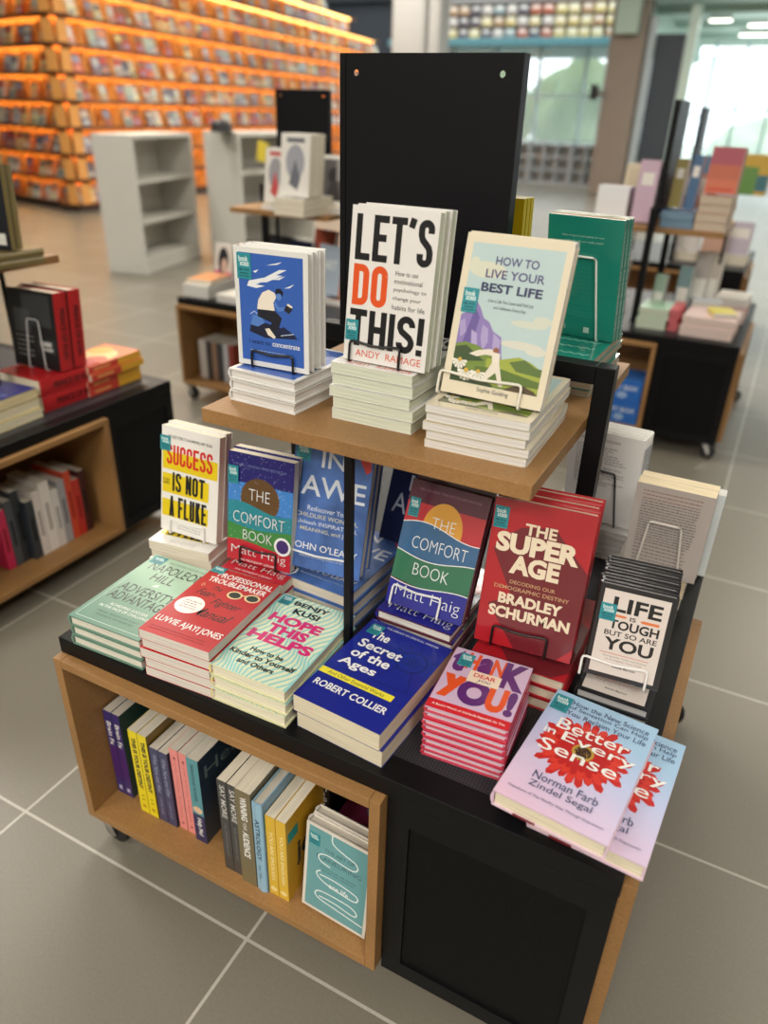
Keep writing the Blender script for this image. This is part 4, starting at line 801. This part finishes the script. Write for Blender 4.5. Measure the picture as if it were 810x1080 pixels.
spined('s2', 2, .0985, .031, .14, .222, .0225, (232, 212, 30), 'yellow-spined hardcover', 'in the front cubby, beside the purple-blue ones', G, [T('THIS IS YOUR DESTINY', .08, .26, .7, .74, K, .045), T('11', .78, .35, .84, .65, K), RC(.9, .3, .94, .7, (190, 150, 30))], front=(116, 92, 26), page=PAGEG)
spined('s3', 2, .1475, .032, .135, .2, .0215, (62, 64, 100), 'slate-blue spined paperback', 'in the front cubby, right of the yellow ones', G, [T('What Now and After', .08, .3, .6, .75, (170, 176, 204)), T('A NOVEL GUIDE', .66, .35, .9, .65, (150, 156, 190))], page=PAGEG, front=(40, 44, 70))
spined('s4', 2, .1945, .037, .14, .216, .0205, (232, 142, 138), 'pink-spined paperback', 'in the front cubby, left of the teal spine', G, [T('THE PINK PAGES', .1, .42, .85, .58, (186, 84, 90)), DISC(.1, .5, .012, .15, (120, 40, 60)), DISC(.92, .5, .012, .15, (120, 40, 60))], front=(28, 26, 34), page=PAGEG)
spined('s5', 1, .2405, .031, .15, .222, .0275, (86, 150, 160), 'teal and navy spined paperback', 'with dark cover in the front cubby', G, [RC(.66, 0, 1, 1, (40, 44, 92)), DISC(.6, .5, .04, .4, (226, 190, 160)), T('MARIANNE POWER', .06, .3, .5, .6, (40, 70, 90)), T('Help Me!', .7, .25, .92, .75, WH, .02)], front=(38, 56, 72), page=PAGEG, art=[T('Help', .1, .7, .9, .88, (110, 130, 130))])
spined('s6', 2, .33, .009, .15, .236, .0205, (66, 66, 66), 'dark grey spined paperback', 'in the front cubby, past the gap', G, [T('SAY MORE', .05, .25, .4, .8, (210, 210, 206), .015), T('THE UNSPOKEN ART', .45, .35, .85, .6, (130, 130, 128))], page=PAGE, front=(26, 24, 26))
spined('s7', 1, .374, .003, .15, .243, .033, (118, 108, 80), 'olive-spined paperback', 'in the front cubby, left of the pale blue spine', G, [T('WINNING', .06, .3, .3, .72, WH, .03), T('YOUR', .32, .38, .4, .62, WH), T('AUDIENCE', .42, .3, .7, .72, WH, .03)], page=PAGE, front=(110, 102, 78))
spined('s8', 1, .4095, .003, .15, .23, .0215, (150, 190, 214), 'pale blue spined hardcover', 'in the front cubby, left of the yellow pair', G, [T('ASTROLOGY', .16, .3, .62, .7, (40, 60, 90), .01), T('for life', .68, .35, .84, .6, (70, 100, 130))], hard=True, page=PAGEG, front=(120, 160, 190), art=[RC(.02, .72, .18, .86, TEAL)])
spined('s9', 2, .4325, .007, .14, .207, .0205, (222, 182, 60), 'golden yellow spined paperback', 'in the front cubby, beside the blue flat cover', G, [T('YOU ARE ENOUGH', .18, .35, .8, .7, (250, 236, 180), .01), DISC(.92, .5, .03, .35, (240, 220, 150))], page=PAGE, front=(206, 160, 44), art=[RC(.04, .72, .26, .84, TEAL), T('joy', .2, .3, .8, .6, (60, 60, 60), .03)])
FL = (104, 160, 166)
book('flan', .133, .195, .02, (220, 214, 204), hard=True, page=PAGEG, sticker=(.05, .77, .22, .9), art=[RC(.045, .03, .955, .97, FL),
    T('THE ART OF', .3, .75, .75, .79, (60, 96, 104)), T("FLANEURING", .18, .64, .86, .69, (60, 96, 104)), T('How to wander with intention', .25, .55, .8, .575, (60, 96, 104)), T('and discover a better life', .28, .515, .77, .54, (60, 96, 104)),
    STROKE(SMOOTH([(.4, .97), (.42, .88), (.6, .83), (.76, .8), (.8, .74), (.7, .7), (.35, .72), (.22, .68), (.25, .62), (.4, .6)]), .02, (226, 238, 238), 1.5), STROKE(SMOOTH([(.25, .46), (.5, .47), (.8, .44), (.84, .39), (.75, .36), (.4, .38), (.24, .42), (.2, .47), (.26, .51)]), .02, (226, 238, 238), 1.5), STROKE(SMOOTH([(.26, .2), (.5, .21), (.8, .19), (.84, .24), (.7, .28), (.3, .27), (.2, .22), (.26, .17), (.5, .15), (.95, .12)]), .02, (226, 238, 238), 1.5), T('one life', .4, .36, .7, .42, (236, 240, 240), .01)])
standing('flan', 2, .497, .015, CZ+.006, -.05, .12, ['front blue-green flat cover with looping white line in the cubby', 'second copy behind the looping white line cover in the cubby'], 'looping line hardcovers', slip=0)
book('script', .135, .2, .025, (20, 20, 22), page=PAGEG, spine=(20, 20, 22), sart=[T('Collector', .1, .25, .6, .75, (190, 190, 186))])
place('script', 'black spine with white script deep in the front cubby', Matrix.Translation((.462, .13, CZ)) @ Matrix(((0, 0, 1, 0), (1, 0, 0, 0), (0, 1, 0, 0), (0, 0, 0, 1))))
book('bright', .14, .2, .026, (176, 60, 50), hard=True, wrap=True, spine=(140, 60, 50), art=[RC(0, 0, .5, .6, (126, 40, 86)), RC(.5, .4, 1, 1, (216, 120, 40)), DISC(.5, .5, .2, .14, (30, 110, 140)), RC(.6, 0, 1, .4, (120, 140, 50))], page=PAGEW)
book('olive', .135, .2, .03, (70, 80, 44), page=PAGEG, art=[T('ACT', .2, .1, .9, .3, (20, 24, 16), .04)], spine=(60, 66, 40))
for i in range(3): place('olive', '%s olive paperback lying behind the looping white line covers' % ['bottom', 'second', 'third'][i], frame((.502, .07, CZ+i*.0315), .02), 'olive paperbacks behind the looping covers')
place('bright', 'multicoloured hardcover lying on olive paperbacks deep in the front cubby', frame((.504, .075, CZ+3*.0315), 0))

# ------------------------------------------------------------------ books on the other tables
GEN = {}
def gen(w, h, t, col, page=PAGEW, hard=False, art=(), bart=(), sart=(), spine=None):
    k = 'g%d' % len(GEN); GEN[k] = 1
    book(k, w, h, t, col, hard=hard, page=page, art=art, bart=bart, sart=sart, spine=spine); return k
# left table
RS = (190, 34, 40)
k = gen(.19, .235, .05, RS, PAGE, True, sart=[T('PRINCE OF RUIN', .2, .3, .85, .7, (40, 20, 22), .02)], bart=[RC(0, 0, 1, 1, (26, 26, 28)), RC(.3, .55, .9, .95, (58, 60, 62)), RC(.1, .45, .45, .75, (74, 76, 78)), RC(.55, .2, .95, .4, (44, 46, 48)), RC(.62, .3, .86, .36, (190, 190, 188)), RC(.66, .24, .88, .28, (180, 180, 178))]+LINES(.1, .5, .4, .15, 5, (150, 150, 150), .3))
for i in range(2): place(k, '%s of two thick red hardcovers lying on the left table' % ['lower', 'upper'][i], frame((-.9, .985, TZ+.001+i*.0505), PI-.02), 'thick red hardcovers')
for i, y in enumerate((.835, .889)): facing_away(k, 1, -.905, y, TZ+.1075, .05, -.08, ['%s of two red-spined hardcovers standing with dark photo back, left table' % ['nearer', 'farther'][i]], 'thick red hardcovers')
easel(-.905, .83, TZ+.108, .05, -.08, .05, .12, .112, .03, .15, (206, 206, 208), 'white wire stand on the red-spined hardcovers, left table', away=True)
k = gen(.155, .235, .0235, (214, 112, 60), M((222, 190, 170), .8, kind='pages'), sart=[RC(0, 0, .55, 1, (206, 66, 52)), RC(.55, 0, 1, 1, (226, 170, 54)), RC(.1, .3, .4, .7, (226, 150, 90))], art=[DISC(.5, .5, .4, .3, (236, 196, 130)), DISC(.3, .7, .25, .2, (206, 80, 50)), DISC(.7, .3, .25, .18, (232, 170, 60))])
stack(k, 4, -.895, 1.16, TZ+.001, PI+.02, ('', 'four orange and yellow paperbacks'), 'ending the left table', 'orange and yellow paperbacks', jit=.007)
k = gen(.15, .22, .03, (60, 62, 128), M((232, 216, 170), .8, kind='pages'), art=[T('NIGHT', .1, .3, .9, .6, (120, 130, 190))])
stack(k, 1, -1.03, .5, TZ+.06, .04, ('blue-topped paperback on cream pile at the left picture edge', ''), '', 'cream pile on the left table')
k2 = gen(.15, .22, .028, (226, 208, 140), M((236, 226, 196), .8, kind='pages'))
stack(k2, 2, -1.03, .5, TZ+.001, .04, ('', 'two cream paperbacks'), 'under the blue book at the left picture edge', 'cream pile on the left table')
k = gen(.15, .22, .02, (128, 116, 78), M((206, 196, 160), .8, kind='pages'), True, spine=(128, 114, 70), bart=[RC(0, 0, 1, 1, (26, 28, 36)), DISC(.5, .55, .25, .2, (120, 124, 140)), RC(.62, .06, .9, .2, (210, 210, 204))])
for i in range(2): place(k, '%s of two olive hardcovers lying on the left raised shelf' % ['lower', 'upper'][i], frame((-.955, .89, SZ+.0005+i*.0215), PI-.05), 'olive hardcovers')
facing_away(k, 2, -.96, .79, SZ+.046, .15, -.06, ['nearer olive-spined hardcover standing on the left raised shelf', 'farther olive-spined hardcover standing on the left raised shelf'], 'olive hardcovers')
cols = [((196, 40, 84), 'pink'), ((74, 78, 86), 'grey'), ((44, 50, 58), 'charcoal'), ((48, 54, 62), 'dark slate'), ((216, 208, 204), 'white'), ((226, 220, 216), 'white wide'), ((214, 210, 208), 'white narrow'), ((160, 160, 166), 'silver'), ((206, 72, 44), 'orange'), ((190, 48, 40), 'red'), ((70, 30, 34), 'maroon')]
yy = .50
for i, (c, n) in enumerate(cols):
    t = .036 if 'wide' in n else .026; h = .2+.02*((i*7) % 3)
    kk = gen(.14, h, t, c, PAGEG, sart=[RC(.3, .3, .7, .7, tuple(max(0, v-50) for v in c))])
    m_ = Matrix.Translation((-.86-(.02 if i < 3 else 0), yy, CZ)) @ Matrix(((-1, 0, 0, 0), (0, 0, 1, 0), (0, 1, 0, 0), (0, 0, 0, 1)))
    place(kk, '%s spine standing in the open cubby of the left table' % n, m_, 'spine-out books in the left table cubby'); yy += t+.002
# table behind, before the white bookcases
def art_cover(c1, c2): return [DISC(.5, .55, .32, .28, c1), PG([(.3, .2), (.5, .6), (.7, .3), (.6, .1)], c2), RC(.2, .86, .8, .93, c2)]
k = gen(.16, .235, .03, (220, 216, 210), PAGEW, art=art_cover((150, 150, 156), (190, 80, 80)))
upright(k, 2, -1.262, 2.42, SZ+.0255, -.35, .12, ['front white art paperback at the left end of the rear raised shelf', 'second white art paperback at the left end of the rear raised shelf'], 'white art books', sticker=False)
k1 = gen(.17, .25, .012, (226, 216, 190), PAGEW)
for i in range(2): place(k1, '%s flat cream book under the left white art paperbacks, rear raised shelf' % ['lower', 'upper'][i], frame((-1.262, 2.4, SZ+.0005+i*.0125), -.3), 'flat cream books')
k = gen(.165, .25, .024, (226, 224, 218), PAGE, art=art_cover((160, 162, 172), (110, 112, 122)))
upright(k, 4, -1.085, 2.3, SZ+.077, -.12, .1, ['front pale art paperback on the cream pile, centre of rear raised shelf', 'second pale art paperback on the cream pile', 'third pale art paperback on the cream pile', 'rearmost pale art paperback on the cream pile'], 'pale art paperbacks', sticker=False)
stack(k, 3, -1.09, 2.26, SZ+.001, -.08, ('', 'three pale art paperbacks'), 'at centre of the rear raised shelf', 'pale art paperbacks')
k = gen(.15, .21, .02, (222, 220, 214), PAGEW, True, art=[RC(.12, .1, .88, .92, (92, 90, 90)), DISC(.5, .6, .2, .16, (40, 38, 40)), PG([(.2, .1), (.4, .5), (.6, .5), (.8, .1)], (60, 56, 58)), RC(.6, .5, .85, .9, (150, 148, 146))])
upright(k, 1, -.985, 2.47, SZ+.032, -.1, .1, ['white hardcover with grey photograph before the rear black board'], None, sticker=False)
k1 = gen(.16, .22, .014, (216, 206, 190), PAGEW)
stack(k1, 2, -.985, 2.44, SZ+.001, -.05, ('', 'two cream paperbacks'), 'under the grey photograph hardcover', 'cream paperbacks at the rear board')
k = gen(.15, .22, .03, (212, 206, 198), PAGEW, True, art=[RC(0, 0, 1, .4, (206, 110, 140)), DISC(.5, .62, .3, .3, (40, 38, 44)), DISC(.56, .52, .17, .17, (196, 170, 156)), RC(.2, .15, .8, .25, (232, 210, 214))])
upright(k, 1, -1.645, 2.47, TZ+.0003, -.3, .15, ['pink and white hardcover with dark-haired portrait on the rear table'], None, sticker=False)
k1 = gen(.15, .22, .02, (216, 214, 208), PAGEW)
stack(k1, 3, -1.63, 2.22, TZ+.001, .05, ('', 'three white paperbacks'), 'at front corner of the rear table', 'white paperbacks on the rear table')
k3 = gen(.14, .2, .018, (196, 130, 84), PAGE); stack(k3, 1, -1.62, 2.24, TZ+.065, .12, ('orange-brown paperback on the white pile of the rear table', ''), '', None)
k1 = gen(.15, .22, .018, (222, 218, 206), PAGEW); stack(k1, 2, -1.42, 2.21, TZ+.001, -.03, ('', 'two cream-white paperbacks'), 'second pile along the front of the rear table', 'white paperbacks on the rear table')
for j, (x, y, c, n) in enumerate(((-1.42, 2.62, (36, 34, 38), 'black'), (-1.25, 2.55, (34, 36, 66), 'navy'), (-1.05, 2.52, (186, 204, 222), 'pale blue'), (-1.35, 2.95, (190, 96, 70), 'rust'), (-.95, 2.5, (196, 120, 90), 'terracotta'))):
    kk = gen(.155, .23, .03, c, PAGEW, True, art=[T('ART', .2, .5, .8, .7, tuple(min(255, v+60) for v in c), .02)]); kf = gen(.155, .23, .03, tuple(min(255, v+30) for v in c), PAGEW)
    upright(kk, 1, x, y, TZ+.033, -.2, .22, ['%s hardcover leaning under the rear raised shelf' % n], 'books leaning under the rear raised shelf', sticker=False)
    stack(kf, 1, x, y-.03, TZ+.001, -.15, ('flat %s paperback under the leaning one on the rear table' % n, ''), '', 'books leaning under the rear raised shelf')
xx = -1.60
for c, n, t in (((206, 200, 196), 'white', .045), ((60, 58, 60), 'dark grey', .03), ((150, 120, 100), 'tan', .03), ((60, 60, 66), 'black', .035), ((186, 190, 196), 'silver', .03), ((140, 60, 50), 'rust', .03)):
    kk = gen(.14, .2, t, c, PAGEG)
    place(kk, '%s spine standing in the cubby of the rear table' % n, Matrix.Translation((xx, 2.26, CZ)) @ Matrix(((0, 0, 1, 0), (1, 0, 0, 0), (0, 1, 0, 0), (0, 0, 0, 1))), 'spine-out books in the rear table cubby'); xx += t+.004
# right rear table
fx, fy = -.086, 2.79
def pile(x, y, z, n, w, h, t, c, page, what, where, grp, rz=0.): 
    kk = gen(w, h, t, c, page); return stack(kk, n, x, y, z, rz, ('', what), where, grp, jit=.005), kk
pile(.455, 2.90, TZ+.001, 4, .13, .2, .022, (150, 190, 160), M((206, 216, 196), .8, kind='pages'), 'four mint paperbacks', 'on the right rear table', 'mint paperbacks')
pile(.587, 2.905, TZ+.001, 5, .045, .2, .018, (196, 60, 70), M((206, 110, 116), .8, kind='pages'), 'five narrow red booklets', 'right of the mint pile', 'narrow red booklets')
pile(.65, 2.87, TZ+.001, 4, .22, .25, .02, (226, 200, 196), M((226, 206, 198), .8, kind='pages'), 'four wide pinkish-white books', 'on the right rear table', 'wide pinkish-white books', -.03)
pile(.72, 3.22, TZ+.001, 3, .17, .24, .022, (186, 44, 54), M((226, 214, 206), .8, kind='pages'), 'three red and white books', 'behind the wide pinkish pile', 'red and white books', .02)
pile(.74, 3.24, TZ+.071, 2, .14, .2, .02, (216, 206, 196), PAGEW, 'two white books', 'on the red and white pile, right rear table', 'white books on the red pile', -.05)
pile(.76, 2.89+.02, TZ+.087, 1, .1, .15, .014, (226, 214, 100), PAGEW, '', '', None) if False else None
kk = gen(.1, .14, .016, (222, 206, 90), PAGEW); stack(kk, 1, .775, 2.9, TZ+.088, .3, ('small yellow booklet on the wide pinkish-white pile', ''), '', None)
for j, (x, y, c, n, h) in enumerate(((.47, 3.1, (150, 176, 160), 'mint', .2), (.565, 3.14, (120, 150, 156), 'grey-teal', .24), (.62, 3.22, (176, 172, 170), 'grey', .3), (.655, 3.25, (196, 190, 180), 'beige', .3))):
    kk = gen(.05+.01*j, h, .05, c, PAGEW, sart=[RC(.1, .2, .4, .8, (226, 226, 222))], art=[RC(.1, .3, .9, .6, (226, 226, 220))])
    upright(kk, 1, x, y, TZ+.0003, -.1, .12, ['%s narrow upright book under the right rear raised shelf' % n], 'narrow upright books on the right rear table', sticker=False)
kk = gen(.13, .1, .1, (206, 212, 220), PAGEW); stack(kk, 1, .66, 3.12, TZ+.001, .2, ('glossy pale block of booklets amid the right rear table', ''), '', None)
kk = gen(.17, .12, .03, (40, 96, 176), M((60, 110, 180), .6), art=[T('BLUE BOOK', .1, .3, .9, .6, (220, 228, 240), .02), DISC(.5, .75, .2, .12, (220, 228, 240))], bart=[], hard=True)
kb = gen(.17, .1, .09, (38, 104, 190), M((58, 116, 196), .6), art=[T('GIFT BOX', .1, .55, .9, .75, (220, 228, 240), .02), DISC(.5, .3, .14, .16, (150, 180, 220))])
for i, (x, y, z, nm) in enumerate(((.383, 2.86, CZ, 'front bottom blue pack in the right rear cubby'), (.383, 2.97, CZ, 'rear bottom blue pack in the right rear cubby'), (.38, 2.87, CZ+.104, 'front upper blue pack in the right rear cubby'), (.382, 2.975, CZ+.104, 'rear upper blue pack in the right rear cubby'))):
    place(kb, nm, frame((x, y, z), .02, 0.0), 'blue packs in the right rear cubby', cat='pack').name = 'gift_pack'
# its raised shelf
kk = gen(.2, .03, .2, (70, 104, 140), PAGEW)
k5 = gen(.14, .26, .034, (70, 100, 136), M((120, 150, 176), .7, kind='pages')); stack(k5, 2, .452, 3.03, SZ+.001, .0, ('', 'two slate-blue books'), 'lying at the front of the right rear raised shelf', 'slate-blue books')
for j, (x, y, z, w, h, t, c, n) in enumerate(((.53, 3.1, SZ+.0716, .045, .22, .03, (70, 104, 140), 'slate-blue spine'), (.46, 3.13, SZ+.0715, .05, .2, .05, (150, 136, 76), 'mustard'), (.31, 3.1, SZ+.001, .09, .26, .05, (196, 170, 190), 'lilac pink'), (.29, 3.24, SZ+.001, .1, .25, .06, (130, 90, 150), 'purple'))):
    kk = gen(w, h, t, c, PAGEW, art=[RC(.2, .6, .8, .8, (226, 222, 216))])
    upright(kk, 1, x, y, z, -.1, .1, ['%s book upright on the right rear raised shelf' % n], 'upright books on the right rear raised shelf', sticker=False)
kk = gen(.13, .18, .035, (186, 96, 100), M((206, 190, 170), .7, kind='pages'), art=[RC(0, .62, 1, 1, (170, 84, 98)), RC(0, .3, 1, .62, (190, 104, 82)), RC(0, 0, 1, .3, (204, 116, 88)), RC(.1, .05, .9, .12, (196, 84, 66))])  # cover colours muted, distance haze painted into them
upright(kk, 2, .605, 3.07, SZ+.147, -.1, .12, ['front red to orange banded book on the right rear raised shelf', 'second red to orange banded book on the right rear raised shelf'], 'red to orange banded books', sticker=False)
stack(kk, 4, .6, 3.03, SZ+.001, -.06, ('', 'four tan-edged banded books'), 'piled on the right rear raised shelf', 'red to orange banded books')
kk = gen(.16, .23, .04, (196, 184, 160), M((206, 190, 166), .7, kind='pages'), art=[RC(.1, .1, .9, .9, (190, 176, 150))])
upright(kk, 3, .2, 3.35, SZ+.0003, -.1, .14, ['front large tan book upright behind the teal paperbacks', 'second large tan book behind the teal paperbacks', 'rearmost large tan book behind the teal paperbacks'], 'large tan books', sticker=False)
kk = gen(.15, .14, .05, (226, 230, 234), PAGEW); upright(kk, 2, .12, 3.2, SZ+.0003, -.1, .05, ['front white box-like book above the tan books', 'rear white box-like book above the tan books'], 'white books above the tan ones', sticker=False)
kk = gen(.1, .2, .04, (196, 210, 230), PAGEW); upright(kk, 1, .33, 3.42, SZ+.0003, -.1, .05, ['pale blue upright book right of the large tan books'], None, sticker=False)
kk = gen(.16, .2, .04, (176, 126, 110), PAGEW, art=[RC(.1, .5, .9, .9, (206, 196, 190))]); upright(kk, 1, .45, 3.5, SZ+.0003, -.1, .05, ['dusty rose book at the back of the right rear raised shelf'], None, sticker=False)
kk = gen(.16, .2, .03, (206, 196, 196), PAGEW); upright(kk, 2, .18, 3.05, TZ+.061, -.1, .2, ['front pale book under the right rear shelf beside the teal paperbacks', 'second pale book under the right rear shelf beside the teal paperbacks'], 'pale books under the right rear shelf', sticker=False)
kk = gen(.16, .22, .028, (150, 90, 80), PAGEW); stack(kk, 2, .17, 3.0, TZ+.001, -.05, ('', 'two brown paperbacks'), 'under the pale books of the right rear table', 'brown paperbacks')
# farthest table
for j, (x, y, w, h, c, n) in enumerate(((.60, 5.0, .16, .2, (186, 176, 190), 'mauve'), (.47, 4.95, .15, .2, (190, 150, 130), 'terracotta'), (.3, 5.0, .15, .22, (206, 200, 196), 'pale'))):
    kk = gen(w, h, .04, c, PAGEW, art=[RC(.1, .5, .9, .8, (226, 220, 214))]); upright(kk, 1, x, y, TZ+.064, -.1, .15, ['%s book leaning on the farthest table' % n], 'books leaning on the farthest table', sticker=False)
    kf = gen(w, .22, .03, (206, 186, 176), PAGE); stack(kf, 2, x, y-.03, TZ+.001, -.05, ('', 'two beige books'), 'under the %s one on the farthest table' % n, 'flat books on the farthest table')
kk = gen(.17, .24, .05, (196, 160, 60), PAGEW, art=[RC(.0, .0, .6, .7, (96, 140, 70)), RC(.6, .1, 1, .5, (60, 110, 120))])
upright(kk, 2, .60, 5.1, SZ+.0003, -.1, .1, ['front yellow and green book on the farthest raised shelf', 'second yellow and green book on the farthest raised shelf'], 'yellow and green books', sticker=False)
kk = gen(.16, .22, .05, (124, 86, 62), PAGEW); upright(kk, 1, .46, 5.2, SZ+.0003, -.1, .1, ['brown book on the farthest raised shelf'], None, sticker=False)
kk = gen(.16, .22, .05, (90, 120, 150), PAGEW); upright(kk, 1, .32, 5.12, SZ+.0003, -.1, .1, ['steel-blue book on the farthest raised shelf'], None, sticker=False)
